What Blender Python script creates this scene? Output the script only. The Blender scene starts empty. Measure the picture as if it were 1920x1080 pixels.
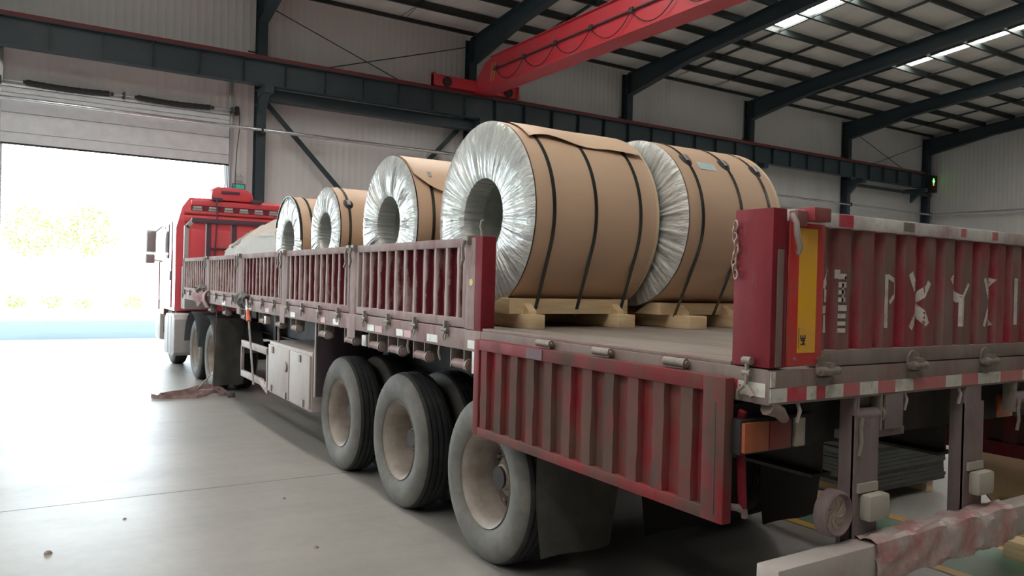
import bpy, bmesh, math, random
from mathutils import Vector, Matrix
random.seed(7)
PI = math.pi
sc = bpy.context.scene
COL = sc.collection

# ------------------------------------------------------------------ camera, sky, sun, exposure
cam_d = bpy.data.cameras.new('camera')
cam_d.sensor_fit = 'HORIZONTAL'; cam_d.sensor_width = 36.0
cam_d.lens = 1441.31 / 1920 * 36.0
cam_d.clip_start = 0.05; cam_d.clip_end = 400
cam = bpy.data.objects.new('camera', cam_d); COL.objects.link(cam)
_r = Vector((0.845236, -0.53376, 0.026001)); _d = Vector((0.018157, -0.019943, -0.999636)); _f = Vector((0.534085, 0.845401, -0.007165))
cam.matrix_world = Matrix(((_r.x, -_d.x, -_f.x, 0), (_r.y, -_d.y, -_f.y, 0), (_r.z, -_d.z, -_f.z, 1.75), (0, 0, 0, 1)))
sc.camera = cam

world = bpy.data.worlds.new('sky'); sc.world = world; world.use_nodes = True
bg = world.node_tree.nodes['Background']
bg.inputs[0].default_value = (0.80, 0.93, 1.0, 1); bg.inputs[1].default_value = 9.0
sun_d = bpy.data.lights.new('sun', 'SUN'); sun_d.energy = 12.0; sun_d.angle = 0.01; sun_d.color = (1, .95, .87)
sun = bpy.data.objects.new('sun', sun_d); COL.objects.link(sun)
sun.rotation_euler = (math.radians(40), 0, math.radians(8))     # sun behind the hall, about 50 degrees high
sun.location = (3, -40, 50)
por_d = bpy.data.lights.new('opening_daylight', 'AREA'); por_d.shape = 'RECTANGLE'; por_d.size = 5.1; por_d.size_y = 4.9
por_d.cycles.is_portal = True
por = bpy.data.objects.new('opening_daylight', por_d); COL.objects.link(por)
por.location = (2.05, 22.7, 2.45); por.rotation_euler = (math.radians(-90), 0, 0)
por_added = bpy.data.objects.new('opening_daylight', por_d); COL.objects.link(por_added)
por_added.location = (-4.95, 22.7, 2.45); por_added2 = bpy.data.objects.new('opening_daylight', por_d); COL.objects.link(por_added2); por_added2.location = (-11.8, 22.7, 2.45); por_added2.rotation_euler = por.rotation_euler
por_added.rotation_euler = por.rotation_euler      # openings added out of view on the left for more daylight
SKYLIGHT = 14.0
vs = sc.view_settings
vs.view_transform = 'Standard'; vs.look = 'None'; vs.exposure = 0.48; vs.gamma = 1.0; vs.use_curve_mapping = False

# ------------------------------------------------------------------ helpers
ORG = {}
class MB:
    """collects shapes in world coordinates, then becomes one mesh object"""
    def __init__(s): s.v = []; s.f = []; s.mi = []; s.w = None; s.uv = None
    def add(s, vs_, fs, mi=0):
        b = len(s.v); s.v += [tuple(p) for p in vs_]
        for f in fs: s.f.append(tuple(i + b for i in f)); s.mi.append(mi)
        return s
    def box(s, x0, x1, y0, y1, z0, z1, mi=0):
        return s.add([(x0,y0,z0),(x1,y0,z0),(x1,y1,z0),(x0,y1,z0),(x0,y0,z1),(x1,y0,z1),(x1,y1,z1),(x0,y1,z1)],
              [(0,3,2,1),(4,5,6,7),(0,1,5,4),(1,2,6,5),(2,3,7,6),(3,0,4,7)], mi)
    def bar(s, p, q, w, h, up=(0,0,1), mi=0):
        p = Vector(p); q = Vector(q); d = (q-p).normalized(); u = Vector(up)
        if abs(d.dot(u)) > .98: u = Vector((0,1,0))
        a = d.cross(u).normalized()*w/2; b = a.cross(d).normalized()*h/2
        vs_ = [c+x*a+y*b for c in (p,q) for x,y in ((-1,-1),(1,-1),(1,1),(-1,1))]
        return s.add(vs_, [(3,2,1,0),(4,5,6,7),(0,1,5,4),(1,2,6,5),(2,3,7,6),(3,0,4,7)], mi)
    def tube(s, pts, r, n=8, mi=0, closed=False):
        pts = [Vector(p) for p in pts]; m = len(pts); rings = []
        rr = r if isinstance(r,(list,tuple)) else [r]*m
        prev = None
        for i,p in enumerate(pts):
            if closed: t = pts[(i+1)%m]-pts[i-1]
            else: t = pts[min(i+1,m-1)]-pts[max(i-1,0)]
            t.normalize()
            if prev is None:
                a = t.cross(Vector((0,0,1)));
                if a.length < .05: a = t.cross(Vector((1,0,0)))
            else: a = prev - t*prev.dot(t)
            a.normalize(); prev = a; b = t.cross(a)
            rings.append([p+(a*math.cos(2*PI*k/n)+b*math.sin(2*PI*k/n))*rr[i] for k in range(n)])
        vs_ = [v for g in rings for v in g]; fs = []
        for i in range(m if closed else m-1):
            j = (i+1)%m
            for k in range(n): fs.append((i*n+k, i*n+(k+1)%n, j*n+(k+1)%n, j*n+k))
        if not closed: fs += [tuple(range(n))[::-1], tuple((m-1)*n+k for k in range(n))]
        return s.add(vs_, fs, mi)
    def ribbon(s, pts, w, t, axis, mi=0):
        """flat strip along pts; width along 'axis', thickness t"""
        pts = [Vector(p) for p in pts]; A = Vector(axis).normalized(); vs_ = []; m = len(pts)
        for i,p in enumerate(pts):
            d = (pts[min(i+1,m-1)]-pts[max(i-1,0)]).normalized(); nrm = d.cross(A).normalized()
            for x,y in ((-1,-1),(1,-1),(1,1),(-1,1)): vs_.append(p+A*w/2*x+nrm*t/2*y)
        fs = [(3,2,1,0), tuple((m-1)*4+k for k in range(4))]
        for i in range(m-1):
            for k in range(4): fs.append((i*4+k, i*4+(k+1)%4, i*4+4+(k+1)%4, i*4+4+k))
        return s.add(vs_, fs, mi)
    def lathe(s, prof, c, axis='X', n=32, sign=1, mis=None, closed=False):
        """prof: (along axis, radius)"""
        c = Vector(c); vs_ = []
        for a,r in prof:
            for k in range(n):
                t = 2*PI*k/n; u, w = r*math.cos(t), r*math.sin(t)
                vs_.append({'X':(c.x+a*sign,c.y+u,c.z+w),'Y':(c.x+u,c.y+a*sign,c.z+w),'Z':(c.x+u,c.y+w,c.z+a*sign)}[axis])
        m = len(prof); b = len(s.v); s.v += vs_
        for i in range(m if closed else m-1):
            j = (i+1)%m
            for k in range(n):
                s.f.append((b+i*n+k, b+i*n+(k+1)%n, b+j*n+(k+1)%n, b+j*n+k)); s.mi.append(mis[i] if mis else 0)
        return s
    def disc(s, c, r, axis='X', n=24, mi=0):
        c = Vector(c); vs_ = []
        for k in range(n):
            t = 2*PI*k/n; u, w = r*math.cos(t), r*math.sin(t)
            vs_.append({'X':(c.x,c.y+u,c.z+w),'Y':(c.x+u,c.y,c.z+w),'Z':(c.x+u,c.y+w,c.z)}[axis])
        return s.add(vs_, [tuple(range(n))], mi)
    def cyl(s, p, q, r, n=16, mi=0): return s.tube([p,q], r, n, mi)
    def prism(s, poly, ext, mi=0):
        e = Vector(ext); n = len(poly); vs_ = [Vector(p) for p in poly]+[Vector(p)+e for p in poly]
        return s.add(vs_, [tuple(range(n))[::-1], tuple(range(n,2*n))]+[(i,(i+1)%n,n+(i+1)%n,n+i) for i in range(n)], mi)
    def grid(s, rows, mi=0, wrap=False):
        n = len(rows[0]); vs_ = [p for r in rows for p in r]; fs = []
        for i in range(len(rows)-1):
            for k in range(n if wrap else n-1): fs.append((i*n+k, i*n+(k+1)%n, (i+1)*n+(k+1)%n, (i+1)*n+k))
        return s.add(vs_, fs, mi)
    def build(s, name, mats, parent=None, bevel=0, smooth=True, origin=None, angle=38, fix=True):
        if not isinstance(mats,(list,tuple)): mats = [mats]
        lo = [min(p[i] for p in s.v) for i in range(3)]; hi = [max(p[i] for p in s.v) for i in range(3)]
        o_w = Vector(origin) if origin is not None else Vector(((lo[0]+hi[0])/2, (lo[1]+hi[1])/2, (lo[2]+hi[2])/2 if parent else lo[2]))
        me = bpy.data.meshes.new(name)
        me.from_pydata([(p[0]-o_w.x,p[1]-o_w.y,p[2]-o_w.z) for p in s.v], [], s.f)
        for m in mats: me.materials.append(m)
        if len(mats) > 1: me.polygons.foreach_set('material_index', s.mi)
        if s.w is not None:
            at = me.attributes.new('wear_light','FLOAT','POINT'); at.data.foreach_set('value', s.w)
        if s.uv is not None:
            uvl = me.uv_layers.new(name='UVMap')
            for l in me.loops: uvl.data[l.index].uv = s.uv[l.vertex_index]
        if fix or bevel:
            bm = bmesh.new(); bm.from_mesh(me)
            bmesh.ops.recalc_face_normals(bm, faces=bm.faces)
            if bevel:
                es = [e for e in bm.edges if len(e.link_faces)==2 and e.calc_face_angle(0) > .6]
                bmesh.ops.bevel(bm, geom=es, offset=bevel, segments=2, affect='EDGES', profile=.6)
            bm.to_mesh(me); bm.free()
        if smooth:
            me.polygons.foreach_set('use_smooth', [True]*len(me.polygons)); me.set_sharp_from_angle(angle=math.radians(angle))
        o = bpy.data.objects.new(name, me); COL.objects.link(o); ORG[o] = o_w
        if parent: o.parent = parent; o.location = o_w-ORG[parent]
        else: o.location = o_w
        return o
def tag(o, label, cat, group=None, kind=None):
    o['label'] = label; o['category'] = cat
    if group: o['group'] = group
    if kind: o['kind'] = kind
    return o
def empty(name, loc, label=None, cat=None, group=None, kind=None):
    o = bpy.data.objects.new(name, None); COL.objects.link(o); o.location = loc; ORG[o] = Vector(loc); o.empty_display_size = .2
    if label: tag(o, label, cat, group)
    if kind: o['kind'] = kind
    return o
def link_copy(src, parent, delta):
    """a copy of one part (and its own pieces), moved by delta; mesh data is shared"""
    c = src.copy(); COL.objects.link(c); c.parent = parent; ORG[c] = ORG[src]+Vector(delta)
    c.location = ORG[c]-(ORG[parent] if parent else Vector((0,0,0)))
    for ch in [k for k in list(src.children)]:
        d = ch.copy(); COL.objects.link(d); d.parent = c; ORG[d] = ORG[ch]+Vector(delta); d.location = ch.location
    return c
def rnd(a, b): return random.uniform(a, b)

# ------------------------------------------------------------------ materials
def base_mat(name):
    m = bpy.data.materials.new(name); m.use_nodes = True
    nt = m.node_tree; b = nt.nodes['Principled BSDF']; return m, nt, b
def coord(nt, scale=(1,1,1), rand=True):
    tc = nt.nodes.new('ShaderNodeTexCoord'); mp = nt.nodes.new('ShaderNodeMapping'); mp.inputs['Scale'].default_value = scale
    if rand:
        oi = nt.nodes.new('ShaderNodeObjectInfo'); vm = nt.nodes.new('ShaderNodeVectorMath'); vm.operation = 'SCALE'
        cmb = nt.nodes.new('ShaderNodeCombineXYZ')
        for k in range(3): nt.links.new(oi.outputs['Random'], cmb.inputs[k])
        nt.links.new(cmb.outputs[0], vm.inputs[0]); vm.inputs['Scale'].default_value = 37.0
        ad = nt.nodes.new('ShaderNodeVectorMath'); nt.links.new(tc.outputs['Object'], ad.inputs[0]); nt.links.new(vm.outputs[0], ad.inputs[1])
        nt.links.new(ad.outputs[0], mp.inputs['Vector'])
    else: nt.links.new(tc.outputs['Object'], mp.inputs['Vector'])
    return mp.outputs[0]
def noise(nt, vec, scale, detail=4, rough=.55):
    n = nt.nodes.new('ShaderNodeTexNoise'); n.inputs['Scale'].default_value = scale; n.inputs['Detail'].default_value = detail
    n.inputs['Roughness'].default_value = rough; nt.links.new(vec, n.inputs['Vector']); return n.outputs['Fac']
def ramp(nt, fac, p0, p1, c0=(0,0,0,1), c1=(1,1,1,1)):
    r = nt.nodes.new('ShaderNodeValToRGB'); r.color_ramp.elements[0].position = p0; r.color_ramp.elements[1].position = p1
    r.color_ramp.elements[0].color = c0; r.color_ramp.elements[1].color = c1; nt.links.new(fac, r.inputs[0]); return r.outputs[0]
def mixc(nt, fac, a, b):
    m = nt.nodes.new('ShaderNodeMix'); m.data_type = 'RGBA'
    for i,x in ((0,fac),(6,a),(7,b)):
        if hasattr(x,'is_linked'): nt.links.new(x, m.inputs[i])
        else: m.inputs[i].default_value = x if i==0 else (*x[:3],1)
    return m.outputs[2]
def math_n(nt, op, a, b, clamp=False):
    m = nt.nodes.new('ShaderNodeMath'); m.operation = op; m.use_clamp = clamp
    for i,x in ((0,a),(1,b)):
        if hasattr(x,'is_linked'): nt.links.new(x, m.inputs[i])
        else: m.inputs[i].default_value = x
    return m.outputs[0]
def bump(nt, b, h, strength, dist=.01):
    n = nt.nodes.new('ShaderNodeBump'); n.inputs['Strength'].default_value = strength; n.inputs['Distance'].default_value = dist
    nt.links.new(h, n.inputs['Height']); nt.links.new(n.outputs[0], b.inputs['Normal'])
def mat(name, c, rough=.6, metal=0, dirt=None, amt=.5, scale=4, stretch=(1,1,1), bmp=0, bscale=40, coat=0, spec=.5):
    m, nt, b = base_mat(name)
    b.inputs['Roughness'].default_value = rough; b.inputs['Metallic'].default_value = metal
    b.inputs['Coat Weight'].default_value = coat; b.inputs['Coat Roughness'].default_value = .12; b.inputs['Specular IOR Level'].default_value = spec
    v = coord(nt, stretch)
    if dirt:
        f = ramp(nt, noise(nt, v, scale, 6, .65), .62-amt*.45, .85-amt*.35)
        nt.links.new(mixc(nt, f, c, dirt), b.inputs['Base Color'])
    else:
        f = ramp(nt, noise(nt, v, scale, 3), .3, .7, tuple(x*.93 for x in c)+(1,), tuple(min(1,x*1.06) for x in c)+(1,))
        nt.links.new(f, b.inputs['Base Color'])
    if bmp: bump(nt, b, noise(nt, v, bscale, 3), bmp)
    return m
def paint(name, c, dust, amt=.45, rough=.6, wear_light=.5, coat=.15, zst=.35, wcol=None):
    """dusty worn paint; the mesh attribute 'wear' marks rubbed, dirty raised metal and, on side panels, painted rib light"""
    m, nt, b = base_mat(name)
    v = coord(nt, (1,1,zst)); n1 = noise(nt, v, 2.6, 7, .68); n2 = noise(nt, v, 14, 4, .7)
    at = nt.nodes.new('ShaderNodeAttribute'); at.attribute_name = 'wear_light'
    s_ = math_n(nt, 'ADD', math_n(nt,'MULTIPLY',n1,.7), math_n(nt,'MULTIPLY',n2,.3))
    s_ = math_n(nt, 'ADD', s_, math_n(nt,'MULTIPLY',math_n(nt,'POWER',at.outputs['Fac'],3.0),wear_light*.34))
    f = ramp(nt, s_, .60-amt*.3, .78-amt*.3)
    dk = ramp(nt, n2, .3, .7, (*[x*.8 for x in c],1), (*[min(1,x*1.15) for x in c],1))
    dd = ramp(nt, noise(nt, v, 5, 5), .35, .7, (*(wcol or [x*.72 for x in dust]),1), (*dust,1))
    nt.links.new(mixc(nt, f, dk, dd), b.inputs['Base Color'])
    nt.links.new(ramp(nt, f, 0, 1, (rough,)*3+(1,), (.85,)*3+(1,)), b.inputs['Roughness'])
    b.inputs['Specular IOR Level'].default_value = .3
    bump(nt, b, n2, .12, .004)
    return m
def emit(name, c, s):
    m, nt, b = base_mat(name); nt.nodes.remove(b); e = nt.nodes.new('ShaderNodeEmission')
    e.inputs[0].default_value = (*c,1); e.inputs[1].default_value = s; nt.links.new(e.outputs[0], nt.nodes['Material Output'].inputs[0]); return m

def concrete():
    m, nt, b = base_mat('polished_concrete')
    v = coord(nt, (1,1,1), False); v2 = coord(nt, (.25,1.6,1), False)
    n1 = noise(nt, v, .55, 8, .62); n2 = noise(nt, v2, 1.6, 6, .6); n3 = noise(nt, v, 9, 5, .7)
    a = math_n(nt,'ADD',math_n(nt,'MULTIPLY',n1,.5),math_n(nt,'ADD',math_n(nt,'MULTIPLY',n2,.3),math_n(nt,'MULTIPLY',n3,.2)))
    nt.links.new(ramp(nt, a, .32, .68, (.20,.192,.178,1), (.32,.308,.288,1)), b.inputs['Base Color'])
    nt.links.new(ramp(nt, a, .3, .7, (.46,)*3+(1,), (.36,)*3+(1,)), b.inputs['Roughness'])
    b.inputs['Specular IOR Level'].default_value = 1.0
    bump(nt, b, n3, .03, .004); return m
M = {}
M['concrete'] = concrete()
M['joint'] = mat('floor_joint', (.06,.055,.05), .9)
M['green'] = mat('green_floor_paint', (.105,.19,.135), .42, dirt=(.2,.2,.18), amt=.25, scale=3)
M['yellow'] = mat('yellow_floor_paint', (.60,.33,.05), .45, dirt=(.35,.28,.2), amt=.3, scale=6)
M['yard'] = mat('yard_asphalt', (.064,.086,.094), .85, dirt=(.056,.077,.085), scale=1, spec=.05)
M['kerb'] = mat('kerb_concrete', (.6,.6,.58), .8)
M['soil'] = mat('lawn', (.22,.27,.08), .9, dirt=(.3,.27,.14), scale=3)
M['wall'] = mat('white_wall_sheet', (.77,.765,.76), .5, dirt=(.68,.67,.66), amt=.3, scale=.8, stretch=(1,1,.3))
M['wall_grey'] = mat('grey_wall_sheet', (.20,.20,.20), .6)
M['roof'] = mat('roof_sheet', (.82,.79,.75), .55, dirt=(.68,.655,.62), amt=.35, scale=.9, stretch=(1,.4,1))
M['steel'] = mat('dark_blue_steel', (.034,.056,.068), .42, dirt=(.05,.068,.075), amt=.3, scale=2)
M['steel2'] = mat('purlin_steel', (.040,.052,.050), .5)
M['redrail'] = mat('red_rail', (.20,.035,.04), .5)
M['crane'] = mat('red_crane_paint', (.60,.04,.055), .42, dirt=(.52,.075,.10), amt=.4, scale=1.2)
M['black'] = mat('black_rubber', (.018,.018,.019), .6)
M['pipe'] = mat('galvanised_pipe', (.72,.73,.75), .22, .8)
M['door'] = mat('white_door_leaf', (.76,.79,.82), .4)
M['alu'] = mat('aluminium', (.6,.61,.62), .35, .8)
M['red_dusty_riblit'] = paint('red_panel_dust_riblight', (.125,.010,.020), (.54,.46,.445), .17, wear_light=1.0, wcol=(.42,.325,.32))  # dust tone also paints door light on ribs, red darkened for contrast
M['red_gate'] = paint('red_tailgate', (.33,.030,.048), (.25,.165,.15), .50, wear_light=.22, wcol=(.165,.10,.085))
M['red_fold'] = paint('red_fold_panel', (.22,.010,.019), (.135,.068,.055), .66, wear_light=.20, wcol=(.078,.050,.040), zst=.5)
M['red_clean'] = paint('red_post', (.195,.014,.024), (.20,.10,.09), .08, wear_light=.1)
M['dustframe'] = paint('dusty_frame', (.22,.13,.12), (.27,.225,.205), .75, wear_light=.1, wcol=(.205,.165,.15))
M['dustred'] = paint('dusty_side_frame', (.27,.14,.14), (.41,.35,.34), .80, wear_light=.1, wcol=(.32,.25,.25))
M['dark_steel'] = mat('dark_chassis_steel', (.028,.024,.024), .7, dirt=(.06,.05,.045), amt=.4)
M['leg'] = paint('dusty_pink_leg', (.20,.145,.145), (.26,.222,.217), .62, wear_light=0)
M['white_paint'] = mat('worn_white_paint', (.62,.57,.53), .6, dirt=(.35,.25,.23), amt=.3, scale=14)
M['rail_white'] = paint('flaking_white_rail', (.62,.60,.58), (.34,.16,.16), .40, wear_light=0, wcol=(.25,.19,.17), zst=1)
M['tape_white'] = mat('white_reflective_tape', (.62,.60,.55), .35, dirt=(.35,.31,.28), amt=.3, scale=20)
M['tape_red'] = mat('red_reflective_tape', (.50,.045,.075), .35, dirt=(.42,.15,.14), amt=.35, scale=12)
M['tape_pink'] = mat('faded_red_tape', (.50,.14,.15), .4, dirt=(.40,.22,.2), amt=.4, scale=12)
M['plate_red'] = mat('red_plate_border', (.58,.045,.04), .35, dirt=(.45,.12,.1), amt=.25, scale=6)
M['plate_yellow'] = mat('yellow_plate', (.86,.46,.025), .35, dirt=(.78,.40,.09), amt=.4, scale=4)
M['amber'] = mat('amber_lens', (.36,.085,.025), .3, coat=.2, dirt=(.25,.08,.05), amt=.4, scale=9)
M['redlens'] = mat('red_lens', (.20,.025,.025), .3, coat=.2)
M['clearlens'] = mat('dusty_clear_lens', (.40,.36,.32), .4)
M['deck'] = mat('worn_deck', (.165,.135,.118), .55, dirt=(.245,.212,.188), amt=.5, scale=2.2, stretch=(2.2,.5,1), bmp=.1, bscale=12)
M['hinge'] = mat('dirty_hinge_steel', (.27,.23,.20), .55, .2, dirt=(.16,.135,.115), amt=.4, scale=20)
M['tyre_side'] = mat('dusty_sidewall', (.115,.112,.102), .75, dirt=(.175,.168,.15), amt=.5, scale=5, bmp=.1, bscale=30)
M['tyre'] = mat('tread_rubber', (.022,.024,.027), .75, dirt=(.045,.045,.045), amt=.3, scale=6)
M['rim'] = mat('dusty_rim', (.34,.30,.265), .55, dirt=(.22,.175,.15), amt=.4, scale=5)
M['disc'] = mat('dark_wheel_disc', (.15,.118,.105), .65, dirt=(.09,.07,.062), amt=.45, scale=6)
M['hub'] = mat('dirty_hub', (.27,.225,.195), .6, dirt=(.12,.095,.08), amt=.4)
M['flap'] = mat('dusty_rubber_flap', (.055,.052,.047), .8, dirt=(.10,.095,.085), amt=.5, scale=3)
M['blackflap'] = mat('black_flap', (.012,.011,.011), .8)
M['toolbox'] = mat('dusty_toolbox', (.42,.37,.35), .6, dirt=(.34,.285,.265), amt=.5, scale=3, stretch=(1,1,.4))
M['guard'] = mat('dusty_guard', (.42,.36,.34), .6, dirt=(.33,.27,.26), amt=.5, scale=5)
M['kraft'] = None
M['wood'] = None
M['strap'] = mat('steel_strap', (.085,.10,.095), .27, .8)
M['film'] = None
M['bore'] = mat('bore_film', (.27,.28,.25), .4, dirt=(.36,.37,.33), amt=.45, scale=9)
M['edge'] = mat('cream_edge_board', (.66,.52,.36), .6)
M['sticker'] = mat('pale_blue_label', (.58,.66,.66), .5, dirt=(.35,.55,.60), amt=.5, scale=16)
M['cab'] = mat('red_cab_paint', (.70,.085,.105), .33, coat=.35, dirt=(.66,.13,.14), amt=.3, scale=2)
M['cab_side'] = mat('cab_plastic', (.50,.46,.45), .45)
M['glass'] = mat('dark_glass', (.02,.025,.03), .08, coat=.5)
M['mirror'] = mat('mirror_glass', (.40,.38,.40), .25, .3)
M['head'] = mat('headboard_lit', (.42,.40,.40), .5, dirt=(.35,.30,.31), amt=.4)  # light tone painted for the side of the frame that catches light
M['headdark'] = mat('dark_and_shaded_paint', (.10,.05,.075), .55)  # shaded tone of the same frame, also used on dark cab fittings
M['tank'] = mat('tank_plastic', (.40,.37,.37), .5, dirt=(.33,.3,.3), amt=.4)
M['fender'] = mat('fender_plastic', (.10,.11,.12), .5)
M['tarp'] = mat('cream_tarp', (.44,.39,.335), .6, dirt=(.40,.315,.285), amt=.45, scale=2, bmp=.3, bscale=5)
M['rag'] = mat('pink_rag', (.36,.20,.20), .85, dirt=(.42,.33,.31), amt=.4, scale=9, bmp=.4, bscale=18)
M['ragdark'] = mat('dark_rag', (.10,.10,.095), .85, dirt=(.22,.2,.19), amt=.4, scale=12, bmp=.4, bscale=20)
M['web'] = mat('brown_webbing', (.22,.125,.12), .8, dirt=(.36,.28,.26), amt=.4, scale=9)
M['orange'] = mat('orange_handle', (.62,.12,.06), .5)
M['poly'] = mat('wrap_plastic', (.46,.40,.38), .4, dirt=(.40,.13,.12), amt=.45, scale=7, bmp=.5, bscale=14)
M['bumper'] = mat('dusty_bumper', (.42,.385,.36), .6, dirt=(.34,.25,.24), amt=.4, scale=3)
M['lamp_grey'] = mat('dusty_marker_lamp', (.40,.375,.32), .5, bmp=.2, bscale=120)
M['leaf'] = mat('leaves', (.27,.30,.10), .7, dirt=(.34,.36,.18), amt=.5, scale=6, spec=.1)
M['bark'] = mat('bark', (.42,.38,.33), .9)
M['sheetdark'] = mat('dark_sheets', (.055,.06,.058), .6, dirt=(.09,.095,.09), amt=.4)
M['exit_green'] = emit('exit_sign_face', (.06,.36,.27), .6)
M['white_plastic'] = mat('white_plastic', (.6,.6,.6), .4)
M['led_green'] = emit('green_led', (.12,1,.12), 3.0)
M['led_red'] = emit('red_led', (1,.16,.05), 1.6)
M['skylight'] = emit('daylit_skylight', (1,.965,.89), SKYLIGHT)
M['gold'] = mat('yellow_sticker', (.60,.42,.10), .5)
M['ink'] = mat('black_print', (.04,.035,.03), .6)

def kraft():
    m, nt, b = base_mat('kraft_paper')
    v = coord(nt, (.35,1,1)); n1 = noise(nt, v, 2.2, 5, .6); n2 = noise(nt, v, 60, 3)
    nt.links.new(ramp(nt, n1, .3, .72, (.54,.375,.262,1), (.63,.45,.315,1)), b.inputs['Base Color'])
    b.inputs['Roughness'].default_value = .48; bump(nt, b, n2, .04, .002); return m
def film():
    """silvery crinkled wrapping film, pulled in folds towards the bore (UV: angle, radius)"""
    m, nt, b = base_mat('silver_film')
    tc = nt.nodes.new('ShaderNodeTexCoord'); mp = nt.nodes.new('ShaderNodeMapping'); mp.inputs['Scale'].default_value = (60,2.0,1)
    oi = nt.nodes.new('ShaderNodeObjectInfo'); cm = nt.nodes.new('ShaderNodeCombineXYZ'); nt.links.new(oi.outputs['Random'], cm.inputs[2])
    sc_ = nt.nodes.new('ShaderNodeVectorMath'); sc_.operation = 'SCALE'; sc_.inputs['Scale'].default_value = 50; nt.links.new(cm.outputs[0], sc_.inputs[0])
    ad = nt.nodes.new('ShaderNodeVectorMath'); nt.links.new(mp.outputs[0], ad.inputs[0]); nt.links.new(sc_.outputs[0], ad.inputs[1])
    nt.links.new(tc.outputs['UV'], mp.inputs[0])
    n1 = noise(nt, ad.outputs[0], 1.0, 5, .6); n2 = noise(nt, ad.outputs[0], 3.0, 3, .6)
    h = math_n(nt,'ADD',n1,math_n(nt,'MULTIPLY',n2,.35))
    nt.links.new(ramp(nt, n1, .3, .7, (.40,.415,.40,1), (.63,.64,.62,1)), b.inputs['Base Color'])
    b.inputs['Roughness'].default_value = .24; b.inputs['Metallic'].default_value = .15; b.inputs['Coat Weight'].default_value = .7; b.inputs['Coat Roughness'].default_value = .10
    bump(nt, b, h, .65, .03); return m
def wood():
    m, nt, b = base_mat('pine_timber')
    v = coord(nt, (1.2,1.2,9)); n1 = noise(nt, v, 3.0, 6, .65); v2 = coord(nt, (1,1,1)); n2 = noise(nt, v2, 2.5, 3)
    c = mixc(nt, ramp(nt, n1, .38, .66), (.74,.59,.37), (.62,.44,.245))
    nt.links.new(mixc(nt, ramp(nt, n2, .62, .75), c, (.36,.21,.10)), b.inputs['Base Color']); b.inputs['Roughness'].default_value = .65
    bump(nt, b, n1, .1, .003); return m
M['kraft'] = kraft(); M['film'] = film(); M['wood'] = wood()

# ------------------------------------------------------------------ the hall
YW = 22.6                                   # inner face of the wall with the door
COLX = [-14.81, -8.03, -1.26, 5.52, 12.30, 19.07, 25.85, 32.62, 39.40]
X0H, X1H, Y0H, YR = -15.0, 39.75, -14.0, 4.0
def zr(y): return 9.95+.10*(22.4-y) if y >= YR else 9.95+.10*(22.4-YR)-.10*(YR-y)
DX0, DX1, DZ = -.56, 4.66, 4.88             # door opening

floor = empty('floor', (10, 5, 0), kind='structure')
xs = [X0H, -9.6, -2.4, 4.90, 12.1, 19.3, 26.5, 33.6, X1H]; ys = [Y0H, -7.0, -.2, 6.62, 14.6, YW]
G = .005
for i in range(len(xs)-1):
    for j in range(len(ys)-1):
        MB().box(xs[i]+G, xs[i+1]-G, ys[j]+G, ys[j+1]-G, -.2, 0).build('floor_slab', M['concrete'], floor, origin=(10,5,-.1), fix=False, smooth=False)
MB().box(X0H, X1H, Y0H, YW, -.3, -.03).build('sub_base', M['joint'], floor, fix=False)
MB().box(5.01, 5.70, -6, 16, 0, .0015).build('green_lane', M['green'], floor, origin=(5.3,3,0), fix=False, smooth=False)
for x in (4.915, 5.70): MB().box(x, x+.095, -6, 16, 0, .002).build('yellow_line', M['yellow'], floor, fix=False, smooth=False)

yard = empty('ground', (2, 40, 0), kind='structure')
MB().box(-90, 130, YW, 38.4, -.25, -.005).build('yard_slab', M['yard'], yard, fix=False)
MB().box(-90, 130, 38.4, 38.65, -.2, .10).build('kerb', M['kerb'], yard, fix=False)
MB().box(-90, 130, 38.65, 120, -.2, .06).build('lawn', M['soil'], yard, fix=False)

def ribbed(mb, x0, x1, z0, z1, y, pitch=.2, d=.005):
    pts = []; n = max(1, round((x1-x0)/pitch)); p = (x1-x0)/n
    for i in range(n):
        a = x0+i*p
        pts += [(a, y), (a+p*.70, y), (a+p*.78, y-d), (a+p*.92, y-d)]
    pts.append((x1, y))
    mb.grid([[(x,yy,z0) for x,yy in pts],[(x,yy,z1) for x,yy in pts]])
    mb.box(x0, x1, y+.004, y+.12, z0, z1)
wb = MB(); ZT = 10.0
ribbed(wb, X0H, -14.4, -.1, ZT, YW); ribbed(wb, -14.4, -9.2, DZ, ZT, YW); ribbed(wb, -9.2, -7.55, -.1, ZT, YW); ribbed(wb, -7.55, -2.35, DZ, ZT, YW); ribbed(wb, -2.35, DX0, -.1, ZT, YW); ribbed(wb, DX0, DX1, DZ, ZT, YW); ribbed(wb, DX1, X1H, -.1, ZT, YW)  # two made-up openings left of the door for extra daylight
wall = wb.build('wall_back', M['wall'], fix=False, origin=(10,YW,0)); wall['kind'] = 'structure'
w = MB(); pts = []
n = 183
for i in range(n):
    a = Y0H+i*.2; pts += [(a, X1H),(a+.14,X1H),(a+.156,X1H-.005),(a+.184,X1H-.005)]
w.grid([[(x,y,-.1) for y,x in pts],[(x,y,zr(y)+.02) for y,x in pts]]); w.box(X1H+.004, X1H+.12, Y0H, YW+.12, -.1, 12)
wr = w.build('wall_right', M['wall'], fix=False, origin=(X1H,4,0)); wr['kind'] = 'structure'
o = MB().box(X0H-.12, X0H, Y0H, YW+.12, -.1, 12).build('wall_left', M['wall_grey']); o['kind'] = 'structure'
o = MB().box(X0H, X1H, Y0H-.12, Y0H, -.1, 10.2).build('wall_front', M['wall_grey']); o['kind'] = 'structure'

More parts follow.
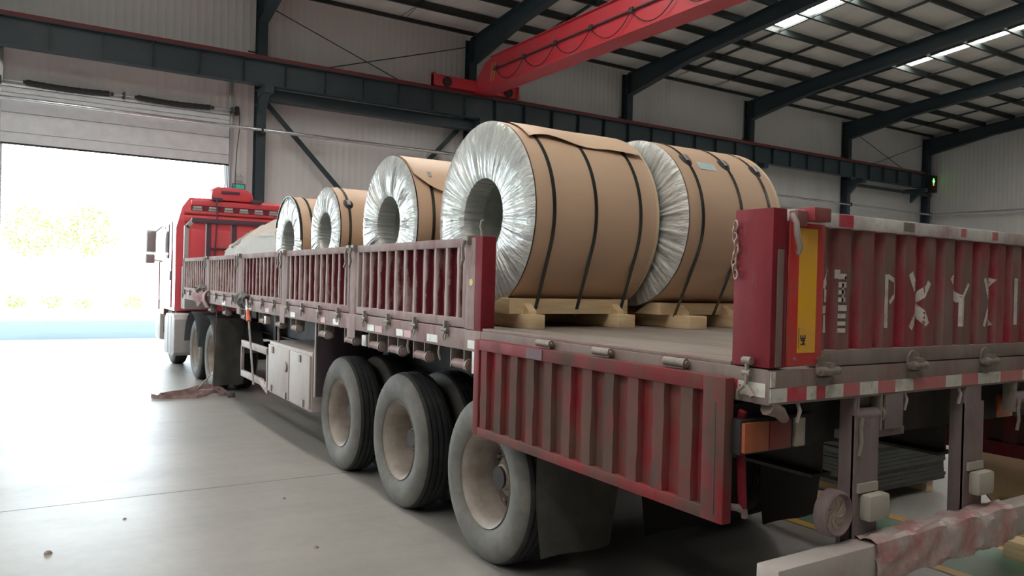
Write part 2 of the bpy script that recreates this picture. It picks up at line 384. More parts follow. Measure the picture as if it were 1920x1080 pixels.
# door jambs (pale lining) and columns belong to the wall
for x0, x1 in ((DX0-.10, DX0), (DX1, DX1+.10)):
    MB().box(x0, x1, YW-.03, YW+.14, 0, DZ+.02).build('door_jamb', M['door'], wall)
MB().box(DX0-.1, DX1+.1, YW-.03, YW+.14, DZ, DZ+.05).build('door_lintel', M['door'], wall)
for cx in COLX[1:]:
    m = MB(); ztop = zr(22.3)-.22
    m.box(cx-.13, cx+.13, 22.2, 22.216, 0, ztop); m.box(cx-.13, cx+.13, 22.53, 22.546, 0, ztop); m.box(cx-.008, cx+.008, 22.216, 22.53, 0, ztop)
    m.box(cx-.2, cx+.2, 22.12, 22.6, 0, .02); 
    for z in (6.6, 7.0, 9.2): m.box(cx-.13, cx+.13, 22.216, 22.53, z, z+.012)
    m.build('steel_column', M['steel'], wall, fix=False, smooth=False)
# small wall clips beside the columns, cross bracing rods and diagonal struts
for cx in COLX[3:8]: MB().box(cx-.36, cx-.13, 22.40, 22.44, 8.05, 8.09).build('cable_hook', M['steel2'], wall, fix=False)
for a, b in (((5.70,22.36,9.42),(10.5,22.36,7.72)), ((6.6,22.39,7.72),(12.1,22.39,9.45)), ((32.8,22.36,9.42),(38.4,22.36,7.6)), ((33.6,22.39,7.6),(39.2,22.39,9.45))):
    MB().cyl(a, b, .016, 8).build('brace_rod', M['steel'], wall)
for a, b in (((5.62,22.32,6.72),(12.1,22.32,.1)), ((12.1,22.40,6.95),(5.7,22.40,.1))):
    d = (Vector(b)-Vector(a)).normalized(); m = MB(); m.bar(a, b, .15, .012, up=(0,1,0)); m.bar(Vector(a)+Vector((0,.06,0)), Vector(b)+Vector((0,.06,0)), .012, .12, up=(0,1,0))
    m.build('diagonal_brace', M['steel'], wall, fix=False, smooth=False)

roof = empty('ceiling', (10, 10, 9.9), kind='structure')
def roof_strip(x0, x1, ya, yb, name, m, t=.06, lift=0):
    mb = MB(); ysplit = [ya]+([YR] if yb < YR < ya else [])+[yb]
    for a, b in zip(ysplit, ysplit[1:]):
        za, zb = zr(a)+lift, zr(b)+lift
        mb.add([(x0,a,za),(x1,a,za),(x1,b,zb),(x0,b,zb),(x0,a,za+t),(x1,a,za+t),(x1,b,zb+t),(x0,b,zb+t)],
               [(0,3,2,1),(4,5,6,7),(0,1,5,4),(1,2,6,5),(2,3,7,6),(3,0,4,7)])
    return mb.build(name, m, roof, smooth=False, fix=False)
edges = COLX[:-1]
for i in range(len(COLX)-1):
    a, b = COLX[i], COLX[i+1]
    off = 1.45 if i == 5 else 1.95
    s0, s1 = a+off, a+off+.88
    if i == 0: a = X0H-.15
    if i == len(COLX)-2: b = X1H+.15
    roof_strip(a, s0, YW+.15, Y0H-.15, 'roof_sheet', M['roof']); roof_strip(s1, b, YW+.15, Y0H-.15, 'roof_sheet', M['roof'])
    roof_strip(s0, s1, YW+.15, 17.0, 'roof_sheet', M['roof']); roof_strip(s0, s1, 4.4, 3.6, 'roof_sheet', M['roof']); roof_strip(s0, s1, -4.0, Y0H-.15, 'roof_sheet', M['roof'])
    if i == 3:
        roof_strip(s0, s1, 17.0, 9.0, 'skylight_pane', M['skylight'], .01, .02); roof_strip(s0, s1, 9.0, -4.0, 'roof_sheet', M['roof']); continue
    if i in (4, 7):
        roof_strip(s0, s1, 17.0, -4.0, 'roof_sheet', M['roof']); continue
    roof_strip(s0, s1, 17.0, 4.4, 'skylight_pane', M['skylight'], .01, .02); roof_strip(s0, s1, 3.6, -4.0, 'skylight_pane' if i < 3 or i > 4 else 'roof_sheet', M['skylight'] if i < 3 or i > 4 else M['roof'], .01, .02)
for cx in COLX[1:]:
    for ya, yb in ((22.2, YR), (YR, Y0H+.3)):
        m = MB(); wv = .135
        def zb_(y):                                  # underside of the rafter, deeper towards the column
            e = abs(y-(22.2 if ya > 10 else Y0H+.3)); h = max(0, 1-e/3.2)
            return zr(y)-.25-.52-.30*h
        seg = [ya+(yb-ya)*k/12 for k in range(13)]
        for k in range(12):
            p, q = seg[k], seg[k+1]
            for (zA, zB, t, hw) in ((zb_(p), zb_(q), .016, wv), (zr(p)-.266, zr(q)-.266, .014, wv)):
                m.add([(cx-hw,p,zA),(cx+hw,p,zA),(cx+hw,q,zB),(cx-hw,q,zB),(cx-hw,p,zA+t),(cx+hw,p,zA+t),(cx+hw,q,zB+t),(cx-hw,q,zB+t)],
                      [(0,3,2,1),(4,5,6,7),(0,1,5,4),(1,2,6,5),(2,3,7,6),(3,0,4,7)])
            m.add([(cx-.006,p,zb_(p)),(cx+.006,p,zb_(p)),(cx+.006,q,zb_(q)),(cx-.006,q,zb_(q)),(cx-.006,p,zr(p)-.25),(cx+.006,p,zr(p)-.25),(cx+.006,q,zr(q)-.25),(cx-.006,q,zr(q)-.25)],
                  [(0,3,2,1),(4,5,6,7),(0,1,5,4),(1,2,6,5),(2,3,7,6),(3,0,4,7)])
        m.build('roof_rafter', M['steel'], roof, fix=False, smooth=False)
PUR = [22.27-1.3*k for k in range(15)]
for y in PUR:
    z = zr(y); m = MB(); h = .25; dy = .085
    if y > 22: h = .14
    m.box(X0H, X1H-.02, y-.004, y+.004, z-h, z); m.box(X0H, X1H-.02, y-dy, y, z-h, z-h+.006); m.box(X0H, X1H-.02, y, y+dy, z-.008, z-.002)
    m.box(X0H, X1H-.02, y-dy, y-dy+.006, z-h, z-h+.022)
    m.build('roof_purlin', M['steel2'], roof, fix=False, smooth=False)
for i in range(3, 8):
    for k, fx in enumerate((1.98, 4.18)):
        if i == 3 and k == 0: continue
        x = COLX[i]+fx; m = MB()
        ya, yb = PUR[1], YR+.3
        m.bar((x,ya,zr(ya)-.13), (x,yb,zr(yb)-.13), .075, .07)
        m.build('purlin_bridging', M['steel2'], roof, fix=False, smooth=False)
        m = MB().cyl((x-.1,PUR[0],zr(PUR[0])-.1), (x+.05,PUR[1],zr(PUR[1])-.13), .009, 6).cyl((x+.1,PUR[0],zr(PUR[0])-.12), (x+.05,PUR[1],zr(PUR[1])-.13), .009, 6)
        m.build('sag_rod', M['steel2'], roof)

# ------------------------------------------------------------------ sectional door above the opening
door = empty('door_1', (2.05, YW-.1, DZ), kind='structure')
zsec = [4.84, 5.10, 5.58, 6.06, 6.20]
for k in range(len(zsec)-1):
    MB().box(DX0-.05, DX1+.05, YW-.19, YW-.14, zsec[k]+.006, zsec[k+1]-.006).build('door_section', M['door'], door, bevel=.008)
MB().box(DX0-.05, DX1+.05, YW-.185, YW-.145, 4.80, 4.85).build('bottom_seal', M['black'], door)
for x in (DX0-.09, DX1+.06):
    m = MB(); m.box(x, x+.05, YW-.20, YW-.13, 0, 7.2); m.box(x-.03, x+.08, YW-.13, YW-.11, 0, 7.2); m.build('door_track', M['alu'], door, fix=False)
    for z in (.6,1.8,3.0,4.2,5.4,6.0): MB().box(x-.04, x+.09, YW-.12, YW-.01, z, z+.05).build('track_bracket', M['alu'], door, fix=False)
MB().cyl((DX0-.12,YW-.28,6.33), (DX1+.22,YW-.28,6.33), .016, 10).build('torsion_shaft', M['alu'], door)
for xa, xb in ((-.10,1.72), (2.36,4.18)):
    m = MB(); pts = [];
    m.tube([(xa+(xb-xa)*t/24, YW-.28, 6.33-.03*math.sin(PI*t/24)) for t in range(25)], [.066+(.007 if t%2 else 0) for t in range(25)], 14)
    m.build('torsion_spring', M['black'], door)
    for x in (xa-.06, xb+.02): MB().cyl((x,YW-.28,6.33),(x+.07,YW-.28,6.33),.045,12).build('spring_cone', M['black'], door)
for x in (DX0-.09, 2.03, DX1+.06): MB().box(x, x+.05, YW-.34, YW-.01, 6.24, 6.42).build('shaft_bracket', M['steel2'], door)
m = MB().cyl((DX1+.17,YW-.28,6.33),(DX1+.26,YW-.28,6.33),.13,18); m.build('chain_wheel', M['black'], door)
MB().tube([(DX1+.30,YW-.24,6.33),(DX1+.30,YW-.25,5.8),(DX1+.24,YW-.26,5.2),(DX1+.22,YW-.26,4.6),(DX1+.2,YW-.26,1.2)], .012, 6).build('hoist_chain', M['steel2'], door)
m = MB().box(DX0-.05, DX1+.05, YW-.24, YW-.04, 6.20, 6.25); m.build('header_rail', M['alu'], door)

# ------------------------------------------------------------------ crane runway and overhead crane
rw = empty('crane_runway', (12, 21.6, 6.98), 'dark blue crane runway beam with red rail running along the white wall', 'beam')
m = MB(); m.box(X0H, 37.9, 21.46, 21.74, 6.97, 6.985); m.box(X0H, 37.9, 21.46, 21.74, 7.645, 7.66); m.box(X0H, 37.9, 21.594, 21.606, 6.985, 7.645)
m.build('runway_beam', M['steel'], rw, fix=False, smooth=False)
m = MB().box(X0H, 37.9, 21.50, 21.70, 7.66, 7.70); m.box(X0H, 37.9, 21.565, 21.635, 7.70, 7.79); m.build('crane_rail', M['redrail'], rw, fix=False, smooth=False)
x = -1.9
while x < 37.8:
    MB().box(x-.006, x+.006, 21.47, 21.594, 6.985, 7.645).build('web_stiffener', M['steel'], rw, fix=False, smooth=False); x += 1.13
for cx in COLX[1:-1]+[37.75]:
    MB().box(cx-.12, cx+.12, 21.74, 22.2 if cx != 37.75 else 22.58, 7.6, 7.64).build('runway_tie', M['steel'], rw, fix=False, smooth=False)
    m = MB().box(cx-.13, cx+.13, 21.42, 22.2 if cx != 37.75 else 22.58, 6.78, 6.97); m.prism([(cx-.10,22.2,6.79),(cx-.10,21.7,6.79),(cx-.10,22.2,6.30)], (.2,0,0))
    m.build('runway_bracket', M['steel'], rw, fix=False, smooth=False)
MB().box(5.65, 12.17, 21.86, 22.18, 6.66, 6.97).build('runway_soffit', M['steel'], rw, fix=False)
MB().box(32.75, 39.27, 22.0, 22.1, 6.70, 6.84).build('bay_strut', M['steel'], rw, fix=False)

cr = empty('overhead_crane', (12.3, 12, 7.7), 'red overhead crane girder spanning out from the runway on the wall', 'crane')
gx0, gx1 = 12.02, 12.52
prof = [(21.75,7.80),(21.75,8.02),(21.0,8.62),(20.6,8.70),(-9.5,8.70),(-9.5,7.80),(20.3,7.74)]
m = MB(); m.prism([(gx0+.03,y,z) for y,z in prof], (gx1-gx0-.06,0,0)); m.build('girder', M['crane'], cr, bevel=0, smooth=False)
m = MB(); m.box(gx0-.06, gx1+.06, -9.5, 21.7, 7.74, 7.765); m.build('bottom_flange', M['crane'], cr, fix=False, smooth=False)
m = MB(); m.box(gx0-.03, gx1+.03, -9.5, 20.6, 8.70, 8.72); m.build('top_flange', M['crane'], cr, fix=False, smooth=False)
m = MB(); m.box(10.5, 13.62, 21.45, 21.62, 7.80, 8.14); m.prism([(10.5,21.42,7.80),(10.5,21.42,8.19),(10.56,21.42,8.19),(10.62,21.42,7.80)], (0,.23,0)); m.box(13.55, 13.62, 21.42, 21.65, 7.80, 8.19)
m.build('end_carriage', M['crane'], cr, bevel=.01)
for x in (10.95, 13.2): MB().lathe([(-.05,.05),(-.05,.15),(.05,.15),(.05,.05)], (x,21.43,7.94), 'Y', 20).build('carriage_wheel', M['black'], cr)
MB().box(gx0-.04, gx0+.01, -9, 20.4, 8.26, 8.29).build('festoon_rail', M['steel2'], cr, fix=False)
y = 20.2
while y > 2:
    L = 1.55
    m = MB().tube([(gx0-.05, y-L*t/10, 8.24-.42*(1-(2*t/10-1)**2)) for t in range(11)], .012, 6); m.build('festoon_cable', M['black'], cr)
    MB().box(gx0-.07, gx0-.03, y-.07, y+.07, 8.22, 8.33).build('cable_trolley', M['steel2'], cr, fix=False); y -= L
for y in (20.45, 20.62): MB().bar((gx0+.02,y,7.95),(gx0+.02,y-.12,8.5),.02,.03).build('ladder_rail', M['gold'], cr, fix=False)

# ------------------------------------------------------------------ pipes, signs
pp = empty('wall_pipe', (12, 22.08, 5.8), 'shiny galvanised pipe running along the wall below the crane runway', 'pipe')
m = MB().tube([(X0H,22.08,5.88),(39.3,22.08,5.80),(39.36,21.9,5.80),(39.36,-8,5.80)], .05, 10); m.build('pipe_run', M['pipe'], pp)
for cx in COLX[2:]: MB().box(cx-.03, cx+.03, 22.02, 22.2, 5.74, 5.90).build('pipe_clamp', M['steel2'], pp, fix=False)
cd = MB().tube([(20,22.56,5.45),(30,22.56,5.42),(39.62,22.56,5.36)], .022, 8).build('conduit', M['alu']); tag(cd, 'thin grey conduit running low along the back wall into the far corner', 'conduit')

es = empty('exit_sign', (5.02, YW-.05, 4.16), 'green lit exit sign on the wall strip beside the door', 'sign')
MB().box(4.85, 5.20, YW-.07, YW-.012, 4.17, 4.34).build('sign_case', M['fender'], es, bevel=.006)
MB().box(4.875, 5.175, YW-.074, YW-.069, 4.195, 4.315).build('sign_face', M['exit_green'], es, fix=False)
m = MB(); m.cyl((5.03,YW-.076,4.295),(5.03,YW-.073,4.295),.014,10)
for a, b in (((5.03,4.28),(5.0,4.24)),((5.0,4.24),(4.97,4.21)),((5.01,4.245),(5.05,4.225)),((5.05,4.225),(5.045,4.20)),((5.03,4.275),(5.065,4.26)),((5.02,4.275),(4.98,4.275))):
    m.bar((a[0],YW-.076,a[1]),(b[0],YW-.076,b[1]),.006,.012,up=(0,1,0))
m.box(5.09,5.15,YW-.077,YW-.074,4.25,4.262); m.prism([(5.135,YW-.077,4.275),(5.16,YW-.077,4.256),(5.135,YW-.077,4.237)],(0,.003,0))
m.build('running_figure', M['white_plastic'], es)
el = empty('emergency_light', (5.02, YW-.05, 4.42), 'white twin head emergency light above the green exit sign', 'lamp')
MB().box(4.92, 5.12, YW-.08, YW-.012, 4.42, 4.56).build('lamp_case', M['white_plastic'], el, bevel=.01)
for x in (4.95, 5.09): MB().cyl((x,YW-.13,4.60),(x,YW-.07,4.59),.045,14).build('lamp_head', M['white_plastic'], el)

sg = empty('signal_box', (39.36, 22.0, 7.05), 'black signal box with glowing green and red figure in the far corner', 'signal')
MB().box(39.10, 39.62, 21.92, 22.19, 6.95, 7.80).build('case', M['black'], sg, bevel=.01)
m = MB().cyl((39.27,21.915,7.60),(39.27,21.90,7.60),.045,10); m.box(39.225,39.315,21.90,21.915,7.40,7.56); m.box(39.17,39.37,21.90,21.915,7.485,7.53); m.build('green_figure', M['led_green'], sg)
MB().box(39.235,39.305,21.90,21.915,7.28,7.38).build('red_mark', M['led_red'], sg)

# ------------------------------------------------------------------ wheels
def wheel(parent, xo, y, side, outer=True, r=.52, zc=.512):
    """xo: x of the face that looks outwards; side +1: outward is -x"""
    s = side; k = r/.52
    P = [(.045,.292),(.028,.305),(.012,.34),(.0,.395),(.004,.44),(.022,.482),(.040,.505),(.062,.516),
         (.066,.517),(.068,.506),(.078,.506),(.080,.519),(.112,.520),(.114,.508),(.124,.508),(.126,.520),(.154,.520),(.156,.508),(.166,.508),(.168,.520),(.200,.519),(.202,.506),(.212,.506),(.214,.517),
         (.218,.516),(.240,.505),(.258,.482),(.276,.44),(.280,.395),(.268,.34),(.252,.305),(.235,.292)]
    mi = [0 if (i < 6 or i > 24) else 1 for i in range(len(P)-1)]
    t = MB().lathe([(a,b*k) for a,b in P], (xo,y,zc), 'X', 48, s, mi).build('tyre', [M['tyre_side'],M['tyre']], parent, angle=30)
    dz = .262 if outer else .06
    R_ = MB().lathe([(.020,.300),(.028,.302),(.040,.290),(.052,.272),(.085,.262),(.10,.255),(.11,.252),(dz-.012,.248),(dz,.20),(dz-.012,.15),(dz-.03,.135)], (xo,y,zc), 'X', 40, s)
    for q in range(8): pass
    R_.mi = [0 if q < 40*(7 if outer else 5) else 1 for q in range(len(R_.f))]
    rim = R_.build('rim', [M['rim'],M['disc']], t, angle=50)
    h = MB().lathe([(dz-.03,.136),(dz-.055,.13),(dz-.065,.09),(dz-.105,.082),(dz-.115,.07),(dz-.115,.0001)], (xo,y,zc), 'X', 24, s)
    for q in range(10):
        a = 2*PI*q/10; c = (xo+s*(dz-.02), y+.168*math.cos(a), zc+.168*math.sin(a)); h.cyl(c, (c[0]-s*.035,c[1],c[2]), .013, 6)
    h.build('hub', M['hub'], t)
    hh = MB()
    for q in range(8):
        a = 2*PI*(q+.5)/8; c = (xo+s*(dz-.004), y+.205*math.cos(a), zc+.205*math.sin(a)); hh.cyl(c, (c[0]-s*.010,c[1],c[2]), .026, 12)
    hh.build('hand_hole', M['black'], t)
    return t

# ------------------------------------------------------------------ semi trailer
XS, XT, YB, YF, ZD = 2.33, 4.88, 1.89, 14.6, 1.454
tr = empty('semi_trailer', (3.6, 8.2, 0), 'long dusty red drop-side semi-trailer loaded with paper-wrapped coils', 'trailer')
MB().box(XS+.06, XT-.06, YB+.07, YF, ZD-.05, ZD).build('deck', M['deck'], tr, bevel=.004)
# side beams with small joints
MB().box(XS, XS+.07, 4.035, YF, 1.318, ZD-.004).build('side_beam', M['dustred'], tr, bevel=.006)
MB().box(XS, XS+.07, YB+.006, 4.03, 1.318, ZD-.004).build('side_beam', M['dustframe'], tr, bevel=.006)
m = MB(); m.box(XT-.07, XT, YB+.006, YF, 1.318, ZD-.004); m.build('side_beam', M['dustred'], tr, bevel=.006)
MB().box(XS+.005, XS+.075, 2.08, 4.02, ZD-.004, ZD+.012).build('deck_edge', M['dustframe'], tr, bevel=.003)
MB().box(XS+.002, XT-.002, YB, YB+.075, 1.316, ZD-.006).build('rear_beam', M['dustframe'], tr, bevel=.006)

def corr_pts(u0, u1, pitch, top, slope, phase=0):
    """trapezoid wave: list of (u, h 0..1); top = share of the pitch that is raised"""
    out = []; u = u0+phase-pitch
    while u < u1+pitch:
        for f, h in ((0,0),(slope,1),(slope+top,1),(2*slope+top,0)): out.append((u+f*pitch, h))
        u += pitch
    out = [(a,h) for a,h in out if u0 <= a <= u1]
    return [(u0,out[0][1])]+out+[(u1,out[-1][1])]
def corr_sheet(u0, u1, z0, z1, pitch, top, slope, place, depth=.03, th=.004, phase=0, rows=6, jit=.003, wear_pow=1):
    """place(u, z, h) -> world point; h is height of the wave in metres"""
    pts = corr_pts(u0, u1, pitch, top, slope, phase); mb = MB(); W = []
    grids = []
    for off in (0, -th):
        rr = []
        for k in range(rows+1):
            z = z0+(z1-z0)*k/rows; row = []
            for u, h in pts:
                j = rnd(-jit, jit) if (0 < k < rows and off == 0) else 0
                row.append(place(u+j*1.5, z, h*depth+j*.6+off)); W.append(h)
            rr.append(row)
        grids.append(rr)
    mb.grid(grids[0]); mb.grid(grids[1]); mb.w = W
    return mb, pts
def corr_h(pts, u):
    for (a,h),(b,g) in zip(pts, pts[1:]):
        if a <= u <= b and b > a: return h+(g-h)*(u-a)/(b-a)
    return 0
def latch_clip(y, parent, x=XS):
    m = MB(); m.box(x-.008, x, y-.026, y+.026, 1.39, 1.47); m.cyl((x-.022,y-.038,1.432),(x-.022,y+.038,1.432),.012,10); m.box(x-.03, x-.006, y-.009, y+.009, 1.405, 1.49)
    m.tube([(x-.02,y-.02,1.425),(x-.024,y-.018,1.375),(x-.025,y,1.362),(x-.024,y+.018,1.375),(x-.02,y+.02,1.425)], .0045, 6)
    return m.build('hinge_clip', M['hinge'], parent)
clip0 = latch_clip(4.463, tr)
def drop_hook(y, z, parent):
    m = MB().tube([(XS-.015,y,z),(XS-.04,y,z+.0),(XS-.05,y-.005,z-.05),(XS-.035,y+.01,z-.11),(XS-.05,y+.015,z-.16)], .011, 6)
    m.box(XS-.03, XS+.01, y-.03, y+.03, z-.02, z+.03)
    return m.build('drop_hook', M['hinge'], parent)
def side_panel(y0, y1, dusty):
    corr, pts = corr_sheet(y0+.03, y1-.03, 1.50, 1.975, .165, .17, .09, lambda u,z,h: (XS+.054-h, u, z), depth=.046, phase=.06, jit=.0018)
    p = corr.build('side_panel', M['red_dusty_riblit'], tr, fix=False)
    MB().box(XS+.004, XS+.062, y0, y1, 1.966, 2.024).build('top_rail', M['dustred'], p, bevel=.006)
    MB().box(XS+.004, XS+.062, y0, y1, 1.457, 1.516).build('bottom_rail', M['dustred'], p, bevel=.006)
    for a in (y0, y1-.045): MB().box(XS+.002, XS+.060, a, a+.045, 1.516, 1.966).build('end_stile', M['dustred'], p, bevel=.005)
    return p
PY = [4.235, 6.216, 8.289, 10.305, 12.40, 14.52]
for k in range(5):
    a = PY[k] + (0 if k == 0 else .085); b = PY[k+1]-.085
    side_panel(a, b, k)
    if k: MB().box(XS+.004, XS+.075, PY[k]-.075, PY[k]+.075, 1.40, 2.00).build('stake_post', M['dustred'], tr, bevel=.008)
    if k:
        drop_hook(PY[k]-.05, 2.0, tr); drop_hook(PY[k]+.06, 2.0, tr)
        MB().box(XS-.006, XS+.002, PY[k]-.09, PY[k]+.09, 1.25, 1.43).build('socket_plate', M['dustred'], tr, bevel=.004)
    L = PY[k+1]-PY[k]
    for q in range(4):
        y = (4.463+q*.473) if k == 0 else PY[k]+.30+q*(L-.52)/3
        if k or q: link_copy(clip0, tr, (0, y-4.463, 0))
MB().box(XS, XS+.10, 14.50, 14.60, 1.32, 2.03).build('corner_post', M['dustred'], tr, bevel=.008)
drop_hook(4.20, 2.0, tr)
# box post beside the opened bay
m = MB(); m.box(XS, XS+.10, 4.035, 4.23, ZD-.01, 2.028); post = m.build('box_post', M['red_clean'], tr, bevel=.008)
MB().box(XS-.002, XS+.012, 4.115, 4.228, ZD, 2.02).build('dusty_face', M['dustred'], post, bevel=.002)
MB().cyl((XS-.004,4.16,1.745),(XS-.001,4.16,1.745),.022,18).build('round_sticker', M['gold'], post)
MB().tube([(XS+.05,4.13,2.02),(XS+.05,4.13,2.06),(XS+.045,4.14,2.09),(XS+.05,4.135,2.125),(XS+.05,4.12,2.13)], .009, 6).build('post_hook', M['hinge'], post)
# right-hand side boards (far side)
for k in range(5):
    a = PY[k]+.085; b = PY[k+1]-.085
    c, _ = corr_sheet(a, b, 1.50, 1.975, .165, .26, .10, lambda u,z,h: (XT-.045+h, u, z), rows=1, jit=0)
    p = c.build('side_panel', M['red_dusty_riblit'], tr, fix=False)
    MB().box(XT-.06, XT-.004, a, b, 1.966, 2.024).build('top_rail', M['dustred'], p)
    MB().box(XT-.06, XT-.004, a, b, 1.457, 1.516).build('bottom_rail', M['dustred'], p)
    MB().box(XT-.075, XT-.004, PY[k]-.075, PY[k]+.075, 1.40, 2.02).build('stake_post', M['dustred'], tr)

# folded-down rear bay, left
FX = 2.262; fy0, fy1, fz0, fz1 = 2.035, 3.985, .842, 1.408
c, _ = corr_sheet(fy0+.09, fy1-.06, fz0+.04, fz1-.05, .163, .42, .07, lambda u,z,h: (FX+.034-h, u, z), depth=.028, phase=.075, jit=.002)
fp = c.build('drop_side', M['red_fold'], tr, fix=False)
MB().box(FX, FX+.05, fy0+.01, fy1-.006, fz1-.062, fz1).build('top_rail', M['red_fold'], fp, bevel=.005)
MB().box(FX, FX+.05, fy0+.01, fy1-.006, fz0, fz0+.05).build('bottom_rail', M['red_fold'], fp, bevel=.005)
MB().box(FX-.002, FX+.048, fy0, fy0+.115, fz0+.002, fz1-.002).build('end_stile', M['red_fold'], fp, bevel=.005)
MB().box(FX-.001, FX+.048, fy1-.06, fy1, fz0+.002, fz1-.002).build('end_stile', M['red_fold'], fp, bevel=.005)
MB().box(FX-.0035, FX+.0, fy0+.045, fy0+.052, fz0+.03, fz1-.10).build('stile_seam', M['joint'], fp, fix=False)
MB().box(FX-.004, FX+.0, 3.27, 3.42, fz1-.058, fz1-.004).build('purple_patch', mat('purple_tape', (.13,.07,.09), .6), fp, fix=False)
m = MB(); m.bar((FX+.075,fy0-.02,1.28),(FX+.085,fy0+.0,1.22),.018,.028,up=(0,1,0)); m.bar((FX+.085,fy0,1.22),(FX+.10,fy0-.01,.90),.018,.028,up=(0,1,0)); m.build('latch_bar', M['red_clean'], fp)
MB().tube([(FX+.05,fy0+.02,.905),(FX+.085,fy0,.90),(FX+.11,fy0-.01,.885),(FX+.115,fy0-.01,.86)], .014, 8).build('latch_hook', M['leg'], fp)
for y in (3.32, 2.84, 2.355):
    m = MB().cyl((XS-.022,y-.062,1.435),(XS-.022,y+.062,1.435),.019,14); m.cyl((XS-.022,y-.072,1.435),(XS-.022,y+.072,1.435),.010,10); m.box(XS-.02,XS+.002,y-.045,y+.045,1.41,1.45)
    m.build('barrel_hinge', M['hinge'], tr)
# the same bay folded down on the right
c, _ = corr_sheet(2.12, 3.92, .88, 1.36, .163, .42, .07, lambda u,z,h: (XT+.03+h, u, z), depth=.028, rows=1, jit=0)
fr = c.build('drop_side', M['red_fold'], tr, fix=False)
MB().box(XT+.02, XT+.07, 2.035, 3.985, 1.346, 1.408).build('top_rail', M['red_fold'], fr)
MB().box(XT+.02, XT+.07, 2.035, 3.985, .80, .88).build('bottom_rail', M['red_fold'], fr)
for a in (2.035, 3.925): MB().box(XT+.022, XT+.068, a, a+.09, .80, 1.40).build('end_stile', M['red_fold'], fr)

# rear corner post with chain, hooks
m = MB(); m.box(XS, XS+.078, YB, YB+.182, 1.455, 2.054); cp = m.build('corner_post', M['red_clean'], tr, bevel=.006)
m = MB(); m.box(XS+.028, XS+.060, YB-.004, YB+.001, 1.46, 1.90); m.build('worn_strip', M['dustframe'], cp, fix=False)
m = MB()
for k in range(9):
    z = 1.995-.024*k; y = YB+.168+.006*math.sin(k*1.3); pts = []
    ax = (1,0) if k % 2 else (0,1)
    for t in range(10):
        a = 2*PI*t/10; pts.append((XS-.012+.010*math.cos(a)*ax[0], y+.010*math.cos(a)*ax[1], z+.017*math.sin(a)))
    m.tube(pts, .0036, 5, closed=True)
m.build('hanging_chain', mat('rusty_chain', (.42,.30,.26), .5, .3), cp)
m = MB().tube([(XS-.018,YB+.09,1.475),(XS-.018,YB+.09,1.42),(XS-.02,YB+.09,1.385),(XS-.025,YB+.055,1.345)], .009, 6)
m.cyl((XS-.016,YB+.07,1.478),(XS-.016,YB+.11,1.478),.015,12); m.cyl((XS-.016,YB+.072,1.432),(XS-.016,YB+.108,1.432),.013,12); m.tube([(XS-.02,YB+.09,1.39),(XS-.03,YB+.12,1.36),(XS-.02,YB+.13,1.33)],.008,6)
m.build('corner_latch', M['hinge'], cp)
link_copy(cp, tr, (XT-XS-.078, 0, 0))
m = MB().tube([(2.418,YB-.012,2.035),(2.420,YB-.03,2.0),(2.428,YB-.03,1.955),(2.447,YB-.03,1.91),(2.449,YB-.02,1.885)], [.010,.012,.012,.012,.009], 8)
m.build('gate_hook', M['guard'], tr)
m = MB(); m.box(2.44, 2.50, YB-.02, YB+.02, 1.99, 2.05); m.build('lock_bracket', M['red_gate'], tr, bevel=.004)
m = MB(); m.box(2.50, 2.60, YB-.05, YB+.03, 2.012, 2.064); m.build('lock_block', M['red_gate'], tr, bevel=.004)

# tailgate
gx0, gx1 = 2.425, 4.79
ph = 3.0-gx0-.155*3+.03
c, gpts = corr_sheet(gx0+.19, gx1-.03, 1.505, 2.01, .155, .50, .10, lambda u,z,h: (u, YB+.036-h, z), depth=.030, phase=ph-.19, jit=.002)
tg = c.build('tailgate', M['red_gate'], tr, fix=False)
def gate_y(x): return YB+.036-.030*corr_h(gpts, x)
MB().box(gx0+.17, gx1, YB, YB+.055, 1.452, 1.515).build('bottom_rail', M['dustframe'], tg, bevel=.005)
MB().box(gx0+.02, gx1, YB-.004, YB+.055, 2.0, 2.056).build('top_rail', M['rail_white'], tg, bevel=.005)
MB().box(2.80-.085, 2.80+.005, YB-.007, YB-.003, 2.004, 2.054).build('magenta_tape', M['tape_red'], tg, fix=False)
for x0_, x1_ in ((3.16,3.24),(3.62,3.66),(3.90,3.95)): MB().box(x0_, x1_, YB-.0065, YB-.003, 2.012, 2.05).build('tape_patch', M['tape_pink'] if x0_ > 3.5 else M['hinge'], tg, fix=False)
MB().box(2.402, 2.436, YB+.012, YB+.055, 1.456, 2.01).build('gate_stile', M['red_gate'], tr, fix=False)
MB().box(gx0, gx0+.203, YB-.004, YB+.004, 1.462, 2.008).build('reflector_plate', M['plate_red'], tg, bevel=.003)
MB().box(gx0+.052, gx0+.157, YB-.0062, YB-.004, 1.510, 1.985).build('yellow_centre', M['plate_yellow'], tg, fix=False)
m = MB()
for x, z in ((gx0+.04,1.487),(gx0+.178,1.485),(gx0+.04,1.99),(gx0+.178,1.99)): m.cyl((x,YB-.009,z),(x,YB-.003,z),.007,8)
m.build('plate_screw', M['hinge'], tg)
MB().box(gx0+.22, gx1-.4, YB+.05, YB+.06, 1.46, 1.5).build('seam_backing', M['black'], tg, fix=False)
